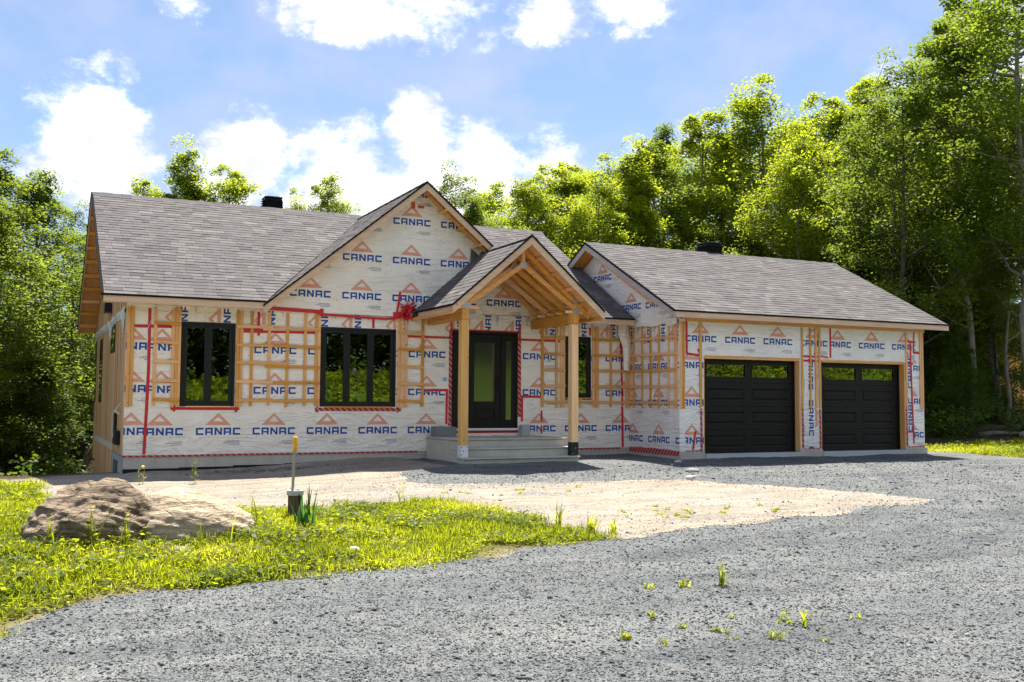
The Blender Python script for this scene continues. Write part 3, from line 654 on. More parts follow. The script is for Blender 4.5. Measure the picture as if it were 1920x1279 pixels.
# shingles: every tab its own little slab; the nearest 300 singly, the rest as one mass per slope
def slope_frame(key):
    pp, zf = SLOPES[key]
    if key in ('main_left', 'main_right', 'garage'):
        y0 = -2.35 if key == 'garage' else -.42; sl = .5177 if key == 'garage' else .5752
        d = Vector((0, 1, sl)).normalized(); U = Vector((1, 0, 0)); O = Vector((0, y0, zf(0, y0))); cs = d.y
        uv = [(x, (y-y0)/cs) for x, y in pp]
    else:
        cx, ap, sl = (GX, GA, GS) if key.startswith('gable') else (PX, PA, PS)
        sgn = 1 if key.endswith('left') else -1
        xe = cx-sgn*(3.2 if key.startswith('gable') else 1.62)
        d = Vector((sgn, 0, sl)).normalized(); U = Vector((0, -sgn, 0)); O = Vector((xe, 0, zf(xe, 0))); cs = abs(d.x)
        uv = [(-sgn*y, sgn*(x-xe)/cs) for x, y in pp]
    n = U.cross(d).normalized()
    return O, U, d, n, uv
EXPO, TH = .142, .0085
rs = random.Random(3); singles = []; mass = {}
for key in SLOPES:
    O, U, d, n, uv = slope_frame(key); us = [p[0] for p in uv]; vs = [p[1] for p in uv]
    row = 0; v = -.02; lst = []
    while v < max(vs)+.02:
        u = min(us)-rs.uniform(0, .3)
        while u < max(us):
            wdt = rs.choice((.14, .17, .21, .25, .29, .33)); tone = min(1, max(0, rs.gauss(.46, .15)))
            Q = [(u, v), (u+wdt-.003, v), (u+wdt-.003, v+EXPO+.03), (u, v+EXPO+.03)]
            C_ = clip_convex(Q, [(a, b) for a, b in uv]) if v > 0 else clip_convex(Q, [(a, b-.03) if b <= min(vs)+1e-6 else (a, b) for a, b in uv])
            if C_ and abs(area2(C_)) > .0006:
                whole = len(C_) == 4 and abs(area2(C_)-area2(Q)) < 1e-5
                raise_ = rs.choice((0, 0, .004))
                lst.append((C_, tone, raise_, whole, (u, v, wdt)))
            u += wdt
        v += EXPO; row += 1
    mass[key] = (O, U, d, n, lst)
cand = []
for key, (O, U, d, n, lst) in mass.items():
    if key not in ('main_left', 'porch_left', 'garage'): continue
    for i, (C_, tone, rr, whole, uvw) in enumerate(lst):
        if whole: cand.append(((O+U*(uvw[0]+.1)+d*uvw[1]-CAM).length-(.6 if key == 'main_left' else 0)-uvw[2]*6, key, i))
cand.sort(); single = set((k, i) for _, k, i in cand[:300])
def shingle_prism(mb, O, U, d, n, C_, rr, v0):
    # lower (butt) edge stands proud, upper edge tucks under the course above
    lo = min(p[1] for p in C_); top = [O+U*a+d*b+n*(TH+rr if b < lo+.05 else .001) for a, b in C_]; bot = [O+U*a+d*b+n*(-.004) for a, b in C_]
    i = len(mb.v); m = len(C_); mb.v += [tuple(p) for p in top]+[tuple(p) for p in bot]
    mb.f.append(tuple(range(i, i+m))); mb.m.append(0)
    for k in range(m):
        a, b = i+k, i+(k+1) % m; mb.f.append((a, a+m, b+m, b)); mb.m.append(0)
cache = {}
for key, (O, U, d, n, lst) in mass.items():
    mb = MB(); tones = []
    for i, (C_, tone, rr, whole, (u, v, wdt)) in enumerate(lst):
        if (key, i) in single:
            tb = round(tone*6)/6; ck = (wdt, tb, rr)
            if ck not in cache:
                m1 = MB(); shingle_prism(m1, Vector((0, 0, 0)), Vector((1, 0, 0)), Vector((0, 1, 0)), Vector((0, 0, 1)), [(0, 0), (wdt-.003, 0), (wdt-.003, EXPO+.03), (0, EXPO+.03)], rr, 0)
                me = m1.mesh('shingle', M_shing); a = me.attributes.new('tone', 'FLOAT', 'FACE'); a.data.foreach_set('value', [tb]*len(me.polygons)); cache[ck] = me
            o = link('shingle', cache[ck], roof[key]); p = O+U*u+d*v
            o.matrix_local = Matrix(((U.x, d.x, n.x, p.x), (U.y, d.y, n.y, p.y), (U.z, d.z, n.z, p.z), (0, 0, 0, 1)))
            continue
        k0 = len(mb.f); shingle_prism(mb, O, U, d, n, C_, rr, v); tones += [tone]*(len(mb.f)-k0)
    me = mb.mesh('shingles', M_shing); a = me.attributes.new('tone', 'FLOAT', 'FACE'); a.data.foreach_set('value', tones)
    tag(link('shingles', me, roof[key]), kind='stuff')
# ridge caps
def ridge_caps(a, b, step, parent, w=.14):
    a = Vector(a); b = Vector(b); L_ = (b-a).length; d = (b-a)/L_; k = 0; mb = MB(); tn = []
    side = d.cross(Vector((0, 0, 1))).normalized()
    while k*step < L_:
        p = a+d*(k*step); q = a+d*min(L_, (k+1)*step); h = .022+.006*(k % 2); f0 = len(mb.f)
        for s in (-1, 1):
            mb.poly([p+Vector((0, 0, h)), q+Vector((0, 0, h)), q+side*(s*w)+Vector((0, 0, h-.10)), p+side*(s*w)+Vector((0, 0, h-.10))])
        tn += [rs.uniform(.2, .6)]*(len(mb.f)-f0); k += 1
    me = mb.mesh('ridge_cap', M_shing); at_ = me.attributes.new('tone', 'FLOAT', 'FACE'); at_.data.foreach_set('value', tn); link('ridge_cap', me, parent)
ridge_caps((-.44, 4.17, 5.53), (10.64, 4.17, 5.53), .2, roof['main_left'])
ridge_caps((10.33, 1.32, 4.83), (18.24, 1.32, 4.83), .2, roof['garage'])
ridge_caps((PX, PY-.02, PA), (PX, 2.0, PA), .2, roof['porch_left']); ridge_caps((GX, -.44, GA), (GX, 4.1, GA), .2, roof['gable_left'])
# fascia, rakes, black drip edge
def fascia(a, b, m, parent=HOUSE, h=.115, t_=.025, dz=-.035):
    mb = MB(); a = Vector(a); b = Vector(b)
    mb.bar(a+Vector((0, 0, dz-h/2)), b+Vector((0, 0, dz-h/2)), t_, h); o = part('fascia', mb, m, parent); return o
def drip(a, b):
    mb = MB(); a = Vector(a); b = Vector(b); mb.bar(a+Vector((0, 0, -.016)), b+Vector((0, 0, -.016)), .045, .036); part('drip_edge', mb, M_drip, HOUSE)
e = .012
for a, b, m in (((-.43, -.42-e, 2.89), (2.40, -.42-e, 2.89), M_fasc), ((8.55, -.42-e, 2.89), (10.60, -.42-e, 2.89), M_fasc), ((10.36, -2.35-e, 2.93), (18.23, -2.35-e, 2.93), M_fasc)):
    fascia(a, b, m); drip((a[0], a[1]-.012, a[2]), (b[0], b[1]-.012, b[2]))
def rake(a, b, m, h=.14):
    a = Vector(a); b = Vector(b); mb = MB(); n = Vector((0, 0, -1))
    mb.prism([a+n*.03, b+n*.03, b+n*(.03+h), a+n*(.03+h)], (Vector((0, .026, 0)) if abs(a.y-b.y) < 1e-6 else Vector((.026, 0, 0))))
    part('rake_board', mb, m, HOUSE)
    mb = MB(); off = Vector((0, -.02, 0)) if abs(a.y-b.y) < 1e-6 else Vector((-.02, 0, 0))
    mb.prism([a+off+Vector((0, 0, .012)), b+off+Vector((0, 0, .012)), b+off-Vector((0, 0, .03)), a+off-Vector((0, 0, .03))], -off*1.9); part('drip_edge', mb, M_drip, HOUSE)
rake((2.36, -.445, GA-GS*3.26), (GX, -.445, GA), M_fasc); rake((GX+.001, -.445, GA), (7.12, -.445, GA-GS*1.5), M_fasc)
rake((PX-1.63, PY-.026, PA-PS*1.63), (PX, PY-.026, PA), M_fasc, .15); rake((PX+.001, PY-.026, PA), (PX+1.63, PY-.026, PA-PS*1.63), M_fasc, .15)
fascia((PX-1.635, PY, PA-PS*1.635), (PX-1.635, -.45, PA-PS*1.635), M_fascy); drip((PX-1.65, PY, PA-PS*1.635), (PX-1.65, -.35, PA-PS*1.635))
fascia((PX+1.635, PY, PA-PS*1.635), (PX+1.635, -.45, PA-PS*1.635), M_fascy)
rake((10.335, -2.36, z_gar(-2.36)), (10.335, 1.32, 4.83), M_fascw, .15); rake((10.335, 1.321, 4.83), (10.335, 2.25, z_gar(2.25)), M_fascw, .15)
rake((-.445, -.43, z_main(-.43)), (-.445, 4.17, 5.53), mat('verge_dark', (.07, .06, .06), .8), .09); rake((-.445, 4.171, 5.53), (-.445, 8.86, zr(0, 8.86)), M_fascy, .13)
# lookouts under the left verge and the garage verge
for k in range(19):
    y = .0+k*.47
    mb = MB(); z = zroof(y)-.175; mb.box((-.42, y-.019, z-.035), (.015, y+.019, z+.05)); part('lookout', mb, M_woodx, HOUSE)
mb = MB()
for (ya, yb) in ((-.1, 4.17), (4.17, 8.8)): mb.bar((-.02, ya, zroof(ya)-.21), (-.02, yb, zroof(yb)-.21), .03, .10)
part('sub_rake', mb, M_woody, HOUSE)
for k in range(5):
    y = -1.6+k*.72
    mb = MB(); z = z_gar(y)-.17; mb.box((10.36, y-.019, z-.04), (10.72, y+.019, z+.04)); part('lookout', mb, M_woodx, HOUSE)
mb = MB(); mb.bar((10.70, -1.0, 3.20), (10.70, 1.5, 4.55), .03, .06); part('furring_strip', mb, M_woody, HOUSE)
for k, x in enumerate((6.05, 6.45, 6.85)):
    mb = MB(); z = GA-GS*(x-GX)-.20; mb.bar((x, -.06, z), (x+.03, -.42, z+.02), .09, .035); part('lookout', mb, M_woody, HOUSE)
mb = MB(); mb.bar((5.7, -.30, GA-.26), (7.05, -.30, GA-.26-GS*1.35), .03, .07, (0, 1, 0)); part('sub_rake', mb, M_woodx, HOUSE)
# soffit framing lip behind main and garage eaves
mb = MB(); mb.box((10.9, GY-.05, 2.745), (17.86, GY-.004, 2.815)); part('header_strip', mb, M_woodx, HOUSE)
mb = MB(); mb.box((.02, -.035, 2.745), (2.40, -.004, 2.80)); part('header_strip', mb, M_wrap, HOUSE)
# vents
def vent(x, y, z, w):
    root = MB(); root.box((x-w/2+.04, y-w/2+.04, z-.30), (x+w/2-.04, y+w/2-.04, z+.20)); o = part('roof_vent', root, M_black, HOUSE)
    for k in range(4):
        mb = MB(); zz = z+.02+.055*k; g_ = .05
        a = [(x-w/2, y-w/2), (x+w/2, y-w/2), (x+w/2, y+w/2), (x-w/2, y+w/2)]; b = [(x-w/2+g_, y-w/2+g_), (x+w/2-g_, y-w/2+g_), (x+w/2-g_, y+w/2-g_), (x-w/2+g_, y+w/2-g_)]
        for i in range(4): mb.poly([(*a[i], zz), (*a[(i+1) % 4], zz), (*b[(i+1) % 4], zz+.045), (*b[i], zz+.045)])
        part('louvre', mb, M_black, o)
    mb = MB(); mb.box((x-w/2+.02, y-w/2+.02, z+.235), (x+w/2-.02, y+w/2-.02, z+.262)); mb.box((x-w/2+.09, y-w/2+.09, z+.262), (x+w/2-.09, y+w/2-.09, z+.285)); part('cap', mb, M_black, o, bevel=.008)
vent(3.55, 4.50, 5.585, .46); vent(14.2, 1.60, 4.875, .52)

# --- windows
def window(r, lights, y=-.012, sash=.062):
    x0, x1, z0, z1 = r
    mb = MB(); o = .012
    mb.box((x0+o, y, z0+o), (x1-o, y+.09, z0+o+.035)); mb.box((x0+o, y, z1-o-.04), (x1-o, y+.09, z1-o)); mb.box((x0+o, y+.001, z0+o+.035), (x0+o+.038, y+.09, z1-o-.04)); mb.box((x1-o-.038, y+.001, z0+o+.035), (x1-o, y+.09, z1-o-.04))
    w = part('window', mb, M_black, HOUSE, bevel=.004)
    n = lights; wi = (x1-x0-.10)/n
    for k in range(n):
        a = x0+.05+k*wi; b = a+wi; c, d = z0+.045, z1-.052; s_ = sash
        mb = MB(); f = y+.012
        mb.box((a+.004, f, c), (b-.004, f+.05, c+s_)); mb.box((a+.004, f, d-s_), (b-.004, f+.05, d)); mb.box((a+.004, f, c+s_), (a+.004+s_, f+.05, d-s_)); mb.box((b-.004-s_, f, c+s_), (b-.004, f+.05, d-s_))
        part('sash', mb, M_black, w, bevel=.003)
        mb = MB(); mb.box((a+s_-.004, f+.022, c+s_-.008), (b-s_+.004, f+.034, d-s_+.008)); part('pane', mb, M_glass, w)
        if k: 
            mb = MB(); mb.box((a-.012, y+.004, c), (a+.012, y+.07, d)); part('mullion', mb, M_black, w)
    mb = MB(); mb.box((x0+.10, -.035, z0-.016), (x1-.08, .0, z0+.008)); part('sill', mb, M_woodx, w)
    return w
window(W1, 2); window(W2, 3); window(W3, 1)
# --- entry: door with textured glass, two side lights
x0, x1, z0, z1 = DR
mb = MB(); mb.box((x0, -.02, z0+.05), (x0+.05, .12, z1)); mb.box((x1-.05, -.02, z0+.05), (x1, .12, z1)); mb.box((x0+.05, -.02, z1-.06), (x1-.05, .12, z1))
ent = part('entrance', mb, M_blackdoor, HOUSE, bevel=.004)
mb = MB(); mb.box((x0+.01, -.06, z0+.004), (x1-.01, .13, z0+.05)); part('threshold', mb, M_white, ent, bevel=.004)
for (a, b) in ((x0+.05, x0+.33), (x1-.36, x1-.05)):
    mb = MB(); c, d = z0+.055, z1-.065; s_ = .085
    mb.box((a, .0, c), (b, .06, c+.17)); mb.box((a, .0, d-.13), (b, .06, d)); mb.box((a, .0, c+.17), (a+s_, .06, d-.13)); mb.box((b-s_, .0, c+.17), (b, .06, d-.13)); part('sidelight', mb, M_blackdoor, ent, bevel=.003)
    mb = MB(); mb.box((a+s_-.004, .02, c+.165), (b-s_+.004, .03, d-.125)); part('pane', mb, M_frost, ent)
a, b = x0+.38, x1-.41; c, d = z0+.055, z1-.07
mb = MB(); mb.box((a-.045, -.012, c), (a-.004, .1, d)); mb.box((b+.004, -.012, c), (b+.045, .1, d)); part('jamb', mb, M_blackdoor, ent)
mb = MB(); st = .13
mb.box((a, .0, c), (a+st, .05, d)); mb.box((b-st, .0, c), (b, .05, d)); mb.box((a+st, .0, d-.17), (b-st, .05, d)); mb.box((a+st, .0, c), (b-st, .05, c+.16)); mb.box((a+st, .0, c+.40), (b-st, .05, c+.56))
door = part('door', mb, M_blackdoor, ent, bevel=.004)
mb = MB(); mb.box((a+st-.004, .016, c+.552), (b-st+.004, .028, d-.166)); part('door_pane', mb, M_frost, ent)
mb = MB(); mb.box((a+st, .02, c+.16), (b-st, .04, c+.40)); mb.box((a+st+.05, .006, c+.20), (b-st-.05, .02, c+.36)); part('door_panel', mb, M_blackdoor, ent, bevel=.006)
mb = MB(); mb.tube([(b-.05, -.01, c+.82), (b-.05, -.05, c+.84), (b-.05, -.055, c+1.02), (b-.05, -.01, c+1.05)], .012, 8); mb.box((b-.075, -.012, c+1.07), (b-.025, .0, c+1.15)); part('door_handle', mb, M_black, ent)
# --- garage doors
def garage_door(r):
    x0, x1, z0, z1 = r; y = GY+.16; z0 = -.06
    mb = MB(); mb.box((x0, GY+.02, z0+.06), (x0+.035, y+.03, z1)); mb.box((x1-.035, GY-.01, z0+.05), (x1+.0, y+.03, z1)); mb.box((x0+.035, GY-.01, z1-.035), (x1-.035, y+.03, z1)); fr = part('garage_door', mb, M_woodz, HOUSE)
    a, b = x0+.04, x1-.04; h = (z1-.035-z0)/4
    mb = MB(); mb.box((a-.003, y-.025, z0), (a+.03, y-.003, z1-.036)); mb.box((b-.03, y-.025, z0), (b+.003, y-.003, z1-.036)); part('weather_strip', mb, M_black, fr)
    for k in range(4):
        c = z0+k*h; d = c+h-.006
        lite = k == 3; px = [(a+.16, (a+b)/2-.10), ((a+b)/2+.10, b-.16)]
        mb = MB(); pieces = [rect(a, b, c, d)]
        hz0, hz1 = (c+.13, d-.11) if lite else (c+.12, d-.12)
        for (p, q) in px: pieces = minus_rect(pieces, (p, q, hz0, hz1))
        for P in pieces: mb.prism([(u, y, v) for u, v in P], (0, .045, 0))
        se = part('door_section', mb, M_blackdoor, fr, recalc=True)
        for (p, q) in px:
            if lite:
                mb = MB(); mb.box((p-.002, y+.016, hz0-.002), (q+.002, y+.026, hz1+.002)); part('pane', mb, M_glass, fr)
                mb = MB()
                for (A, B) in (((p-.02, hz0-.02), (q+.02, hz0)), ((p-.02, hz1), (q+.02, hz1+.02)), ((p-.02, hz0), (p, hz1)), ((q, hz0), (q+.02, hz1))): mb.box((A[0], y-.008, A[1]), (B[0], y+.02, B[1]))
                part('pane_trim', mb, M_black, fr)
            else:
                mb = MB(); g_ = .028
                O_ = [(p, hz0), (q, hz0), (q, hz1), (p, hz1)]; I_ = [(p+g_, hz0+g_), (q-g_, hz0+g_), (q-g_, hz1-g_), (p+g_, hz1-g_)]; J_ = [(p+2*g_, hz0+2*g_), (q-2*g_, hz0+2*g_), (q-2*g_, hz1-2*g_), (p+2*g_, hz1-2*g_)]
                for i in range(4):
                    j = (i+1) % 4
                    mb.poly([(O_[i][0], y, O_[i][1]), (O_[j][0], y, O_[j][1]), (I_[j][0], y+.018, I_[j][1]), (I_[i][0], y+.018, I_[i][1])])
                    mb.poly([(I_[i][0], y+.018, I_[i][1]), (I_[j][0], y+.018, I_[j][1]), (J_[j][0], y+.002, J_[j][1]), (J_[i][0], y+.002, J_[i][1])])
                mb.poly([(u, y+.002, v) for u, v in J_]); part('raised_panel', mb, M_blackdoor, fr, recalc=False)
garage_door(D1); garage_door(D2)

# --- furring strips
YV0, YV1, YH0, YH1 = -.026, -.007, -.046, -.027
def vstrip(x0, x1, z0, z1, y=0):
    j = rs.uniform(-.02, .02); mb = MB(); mb.box((x0, y+YV0, z0+j), (x1, y+YV1, z1+j*.5)); part('furring_strip', mb, M_woodz, HOUSE)
def hstrip(x0, x1, z, y=0, h=.055):
    dz = rs.uniform(-.008, .008); mb = MB(); mb.prism([(x0, y+YH0, z-h/2+dz), (x1, y+YH0, z-h/2-dz), (x1, y+YH0, z+h/2-dz), (x0, y+YH0, z+h/2+dz)], (0, .019, 0)); part('furring_strip', mb, M_woodx, HOUSE)
RZ = (1.02, 1.37, 1.72, 2.07, 2.42); T, B = 2.71, .90
for x in ((.012, .068), (.075, .135), (.47, .53), (.79, .845), (.85, .90), (.905, .952), (1.955, 2.015), (2.02, 2.08), (2.22, 2.275), (2.55, 2.605), (2.90, 2.955), (3.25, 3.305), (3.47, 3.522), (3.528, 3.58), (5.175, 5.235), (5.24, 5.30), (5.335, 5.39), (5.69, 5.75), (8.47, 8.53), (8.82, 8.88), (8.94, 9.0), (9.005, 9.06), (9.755, 9.83), (9.84, 9.92), (10.21, 10.265), (10.62, 10.70)):
    vstrip(x[0], x[1], B, T)
for z in RZ:
    hstrip(.48, .95, z); hstrip(5.19, 5.74, z); hstrip(8.47, 9.06, z); hstrip(9.76, 10.70, z)
    if z == 1.72: hstrip(1.96, 2.93, z+.01); hstrip(2.50, 3.57, z-.05)
    else: hstrip(1.96, 2.66, z); hstrip(2.67, 3.57, z-.005)
hstrip(9.06, 9.75, 1.02); vstrip(9.42, 9.47, .90, 1.10)
# return wall strips (wall x=10.74, facing -x)
for y in (-.06, -.20, -.55, -.88, -1.21, -1.57):
    mb = MB(); mb.box((10.713, y-.027, .90), (10.732, y+.027, 2.72)); part('furring_strip', mb, M_woodz, HOUSE)
for y in (-1.80, -1.865):
    mb = MB(); mb.box((10.713, y-.028, .90), (10.732, y+.028, 2.74)); part('furring_strip', mb, M_woodz, HOUSE)
for z in RZ:
    mb = MB(); mb.box((10.692, -1.90, z-.028), (10.711, -.05, z+.028)); part('furring_strip', mb, M_woody, HOUSE)
for x in ((10.745, 10.80), (10.805, 10.87), (11.255, 11.315), (14.05, 14.10), (14.29, 14.335), (14.45, 14.505), (14.56, 14.61), (17.265, 17.315), (17.72, 17.775), (17.78, 17.84)):
    vstrip(x[0], x[1], .91, 2.735, GY)
hstrip(11.40, 14.0, 2.018, GY+.03, .03); hstrip(14.66, 17.22, 2.008, GY+.03, .03)

# --- tape
def tape(pts, w=.055, y=0, m=None, d=-.0062):
    mb = MB()
    for i in range(len(pts)-1):
        a = Vector((pts[i][0], 0, pts[i][1])); b = Vector((pts[i+1][0], 0, pts[i+1][1])); t_ = (b-a).normalized(); s_ = Vector((-t_.z, 0, t_.x))*(w/2)
        q = [a-s_-t_*.004, b-s_+t_*.004, b+s_+t_*.004, a+s_-t_*.004]; mb.prism([Vector((p.x, y+d-.0003*i, p.z)) for p in q], (0, .0022, 0))
    part('tape', mb, m or M_tape, HOUSE)
tape([(.395, 2.69), (.40, 1.6), (.385, .9), (.36, .03)]); tape([(.14, 2.36), (.80, 2.37)], .055, 0, None, -.0072)
tape([(2.08, 2.345), (2.45, 2.35)], .085); tape([(2.45, 2.335), (3.48, 2.35)], .05); tape([(2.37, 2.71), (2.375, 2.26)], .05, 0, None, -.0075)
tape([(2.45, 2.79), (3.05, 2.775), (3.60, 2.76)], .075, -.06); tape([(3.58, 2.82), (3.585, 2.68)], .07, -.062); tape([(3.60, 2.715), (4.3, 2.69), (4.88, 2.675), (5.12, 2.70), (5.30, 2.80)], .05, -.06)
tape([(4.66, 2.67), (4.66, 2.49)], .05); tape([(5.20, 3.24), (5.16, 2.95), (5.12, 2.76)], .045, -.06); tape([(5.06, 2.76), (5.40, 2.80)], .12, -.064)
# scrunched tape ball at the foot of the porch roof
mb = MB(); rr = random.Random(2)
for k in range(26):
    c = Vector((5.34+rr.uniform(-.12, .16), -.09-rr.uniform(0, .07), 2.86+rr.uniform(-.16, .17))); u = Vector((rr.uniform(-1, 1), rr.uniform(-.5, .5), rr.uniform(-1, 1))).normalized(); w_ = u.cross(Vector((rr.uniform(-1, 1), rr.uniform(-1, 1), rr.uniform(-1, 1)))).normalized()
    mb.poly([c-u*.08-w_*.03, c+u*.08-w_*.03, c+u*.08+w_*.03+Vector((0, -.02, 0)), c-u*.08+w_*.03])
o = part('tape_wad', mb, M_tape, HOUSE, recalc=False)
tape([(.80, .862), (2.04, .858)]); tape([(.86, .92), (.86, .81)], .05, 0, None, -.0075); tape([(1.98, .93), (1.98, .80)], .055, 0, None, -.0075)
tape([(3.50, .850), (5.27, .845)], .065, 0, M_tapes); tape([(3.535, .90), (3.535, .80)], .05, 0, M_tapes, -.0075); tape([(5.20, .92), (5.20, .79)], .055, 0, M_tapes, -.0075)
tape([(6.345, 2.50), (6.34, .52)], .07, 0, M_tapes); tape([(6.36, 2.72), (6.355, 2.38)], .045, 0, None, -.0075); tape([(6.27, 1.24), (6.265, .55)], .05, 0, None, -.0075)
tape([(7.945, 2.44), (7.955, .70)], .075, 0, M_tapes); tape([(7.955, 2.70), (7.955, 2.35)], .045, 0, None, -.0078); tape([(8.015, 1.15), (8.015, .60)], .05, 0, None, -.0075)
tape([(5.40, 2.345), (6.33, 2.345)], .05); tape([(5.74, 1.245), (6.29, 1.255)], .05); tape([(7.98, 2.36), (8.93, 2.355)], .05); tape([(7.98, 1.135), (8.46, 1.13)], .05); tape([(8.49, .83), (8.49, .60)], .045); tape([(8.49, .50), (8.49, .34)], .045)
tape([(6.36, 2.522), (7.93, 2.52)], .03, 0, None, -.0078); tape([(6.38, .385), (7.92, .385)], .055, 0, None, -.0062)
tape([(10.50, 2.50), (10.53, 1.72), (10.55, .95)], .045); tape([(10.545, .93), (10.56, .02)], .055); tape([(9.70, 2.68), (9.71, 2.50)], .05)
tape([(.0, -.005), (1.1, -.008), (2.4, -.003), (4.2, -.006), (5.62, -.004)], .035, 0, M_tapes); tape([(8.4, -.004), (10.5, -.006)], .032, 0, M_tapes)
tape([(9.06, 1.085), (9.75, 1.085)], .04, 0, M_tapes)
# tape round the garage openings
tape([(10.93, 2.80), (10.935, 2.05)], .055, GY); tape([(10.93, 2.06), (11.26, 2.03)], .05, GY, None, -.0075); tape([(11.23, 2.16), (11.29, 2.06)], .06, GY)
tape([(14.11, 2.085), (14.55, 2.075)], .045, GY); tape([(14.11, 1.985), (14.55, 1.985)], .05, GY); tape([(14.44, 2.16), (14.53, 2.08)], .05, GY, None, -.0075)
tape([(14.92, 2.82), (14.92, 2.07)], .05, GY); tape([(14.60, 2.10), (14.85, 2.07)], .035, GY, None, -.008)
tape([(17.56, 2.77), (17.53, 2.27)], .045, GY); tape([(17.33, 2.52), (17.60, 2.50)], .05, GY, None, -.0075); tape([(17.43, 2.50), (17.46, 1.2), (17.50, .09)], .05, GY, None, -.008); tape([(17.52, 2.26), (17.71, 2.25)], .06, GY, None, -.0075); tape([(17.33, 1.98), (17.50, 1.985)], .045, GY, None, -.0085); tape([(17.30, .36), (17.48, .37)], .045, GY, None, -.0085); tape([(17.29, 2.30), (17.36, 2.2)], .05, GY)
for x in (11.30, 14.075, 14.585, 17.275): tape([(x, .90), (x+.01, .02)], .055, GY, M_tapes)
tape([(11.15, .42), (11.08, .04)], .05, GY, None, -.008)
tape([(10.76, .005), (11.33, .01)], .03, GY, M_tapes); tape([(14.1, .0), (14.58, .005)], .03, GY, M_tapes); tape([(17.28, .0), (17.86, .01)], .035, GY, M_tapes)
mb = MB(); mb.prism([(10.734, -.02, -.085), (10.734, -1.93, -.10), (10.734, -1.93, .005), (10.734, -1.0, .035), (10.734, -.02, .02)], (-.006, 0, 0)); part('tape', mb, M_tapes, HOUSE)
# loose flap of wrap over the inner corner, sagging wrap lip under the garage verge
mb = MB()
pp = [((10.40, -.10, 2.86), (10.62, -.10, 2.86)), ((10.36, -.13, 2.55), (10.66, -.12, 2.60)), ((10.50, -.11, 2.25), (10.70, -.12, 2.3)), ((10.53, -.10, 1.75), (10.66, -.11, 1.72))]
for i in range(3):
    a, b = pp[i]; c, d = pp[i+1]; mid = tuple((Vector(a)+Vector(b))/2+Vector((0, -.05, 0))); mid2 = tuple((Vector(c)+Vector(d))/2+Vector((.01, -.045, 0)))
    mb.poly([a, mid, mid2, c]); mb.poly([mid, b, d, mid2])
part('wrap_flap_or_gap', mb, M_wrap, HOUSE, smooth=True, recalc=False)
mb = MB(); prev = None
for i in range(15):
    t_ = i/14; y = .05-t_*2.03; z0 = 2.80-.05*math.sin(t_*math.pi)-.03*math.sin(t_*9)**2; x = 10.66-.05*math.sin(t_*5)**2
    cur = [(10.722, y, 2.86), (x+.02, y, z0+.03), (x+.045, y, z0-.045-.06*(1 if i in (12, 13, 14) else 0))]
    if prev:
        for k in range(2): mb.poly([prev[k], cur[k], cur[k+1], prev[k+1]])
    prev = cur
part('wrap_flap_or_gap', mb, M_wrap, HOUSE, recalc=False)
# dark sheets standing for the shaded gap at the big gable's cut end
mb = MB(); mb.poly([(6.75, -.09, 4.25), (7.03, -.10, 4.02), (6.98, -.14, 3.86), (6.72, -.12, 3.95)]); mb.poly([(6.72, -.12, 3.95), (6.98, -.14, 3.86), (6.9, -.09, 3.72), (6.72, -.08, 3.78)]); part('wrap_flap_or_gap', mb, M_gapshade, HOUSE, recalc=False)
# orange label at the apex
mb = MB(); mb.box((5.42, -.064, 4.98), (5.50, -.058, 5.12)); mb.box((5.56, -.064, 5.0), (5.70, -.058, 5.06)); part('tape', mb, mat('orange_print', (.62, .10, .03), .5), HOUSE)

# --- left end: upright boards, drip strips, opening, meter boxes
BW = .118
for k in range(70):
    y = .02+k*.1235
    if y > DEP-.05: break
    top = zroof(y+.05)-.20; bt = -.02 if y < 2.4 else -2.3
    cut = None
    for (ya, yb, za, zb) in ((2.30, 3.45, 1.98, 2.56), (5.9, 6.9, .95, 2.45), (8.1, 8.7, .95, 2.5)):
        if ya < y+.05 < yb: cut = (za, zb)
    mb = MB(); dx_ = rs.uniform(-.006, .006); mb_ = mb
    spans = [(bt, .0), (.14, 2.60), (2.66, top)] if bt < -1 else [(.02, 2.60), (2.66, top)]
    for (a, b) in spans:
        if cut and a < cut[0] and b > cut[1]: mb.box((-.012+dx_, y, a), (.016, y+BW, cut[0])); mb.box((-.012+dx_, y, cut[1]), (.016, y+BW, b))
        else: mb.box((-.012+dx_, y, a), (.016, y+BW, b))
    part('board', mb, M_board, HOUSE)
mb = MB(); mb.box((.0, .1, 2.6), (.018, DEP, 2.66)); mb.box((.0, 2.4, .0), (.018, DEP, .14)); part('wrap_strip', mb, mat('pale_sheathing', (.52, .46, .36), .8), HOUSE)
# ragged wrap strip at eave height
mb = MB(); prev = None
for i in range(26):
    y = .1+i*.35; z = 2.72+.03*math.sin(i*1.7); d_ = -.035-.03*math.sin(i*2.3)**2; low = 2.58-.07*math.sin(i*1.3)**2-(.35 if i in (1, 10) else 0)
    cur = [(-.014, y, z), (d_, y, (z+low)/2), (-.02, y, low)]
    if prev:
        for k in range(2): mb.poly([prev[k], cur[k], cur[k+1], prev[k+1]])
    prev = cur
part('wrap_flap_or_gap', mb, wrap_material('pale_wrap', (.68, .70, .64)), HOUSE, recalc=False)
for (ya, yb, za, zb) in ((2.30, 3.45, 1.98, 2.56), (5.9, 6.9, .95, 2.45), (8.1, 8.7, .95, 2.5)):
    mb = MB(); mb.box((-.02, ya, za), (.012, yb, zb)); w = part('window', mb, M_black, HOUSE); mb = MB(); mb.box((-.026, ya+.08, za+.08), (-.021, yb-.08, zb-.08)); part('pane', mb, M_glass, w)
mb = MB(); mb.box((-.006, .1, -2.3), (.015, 2.36, -.02)); part('foundation', mb, mat('bare_concrete', (.30, .32, .31), .85), HOUSE)
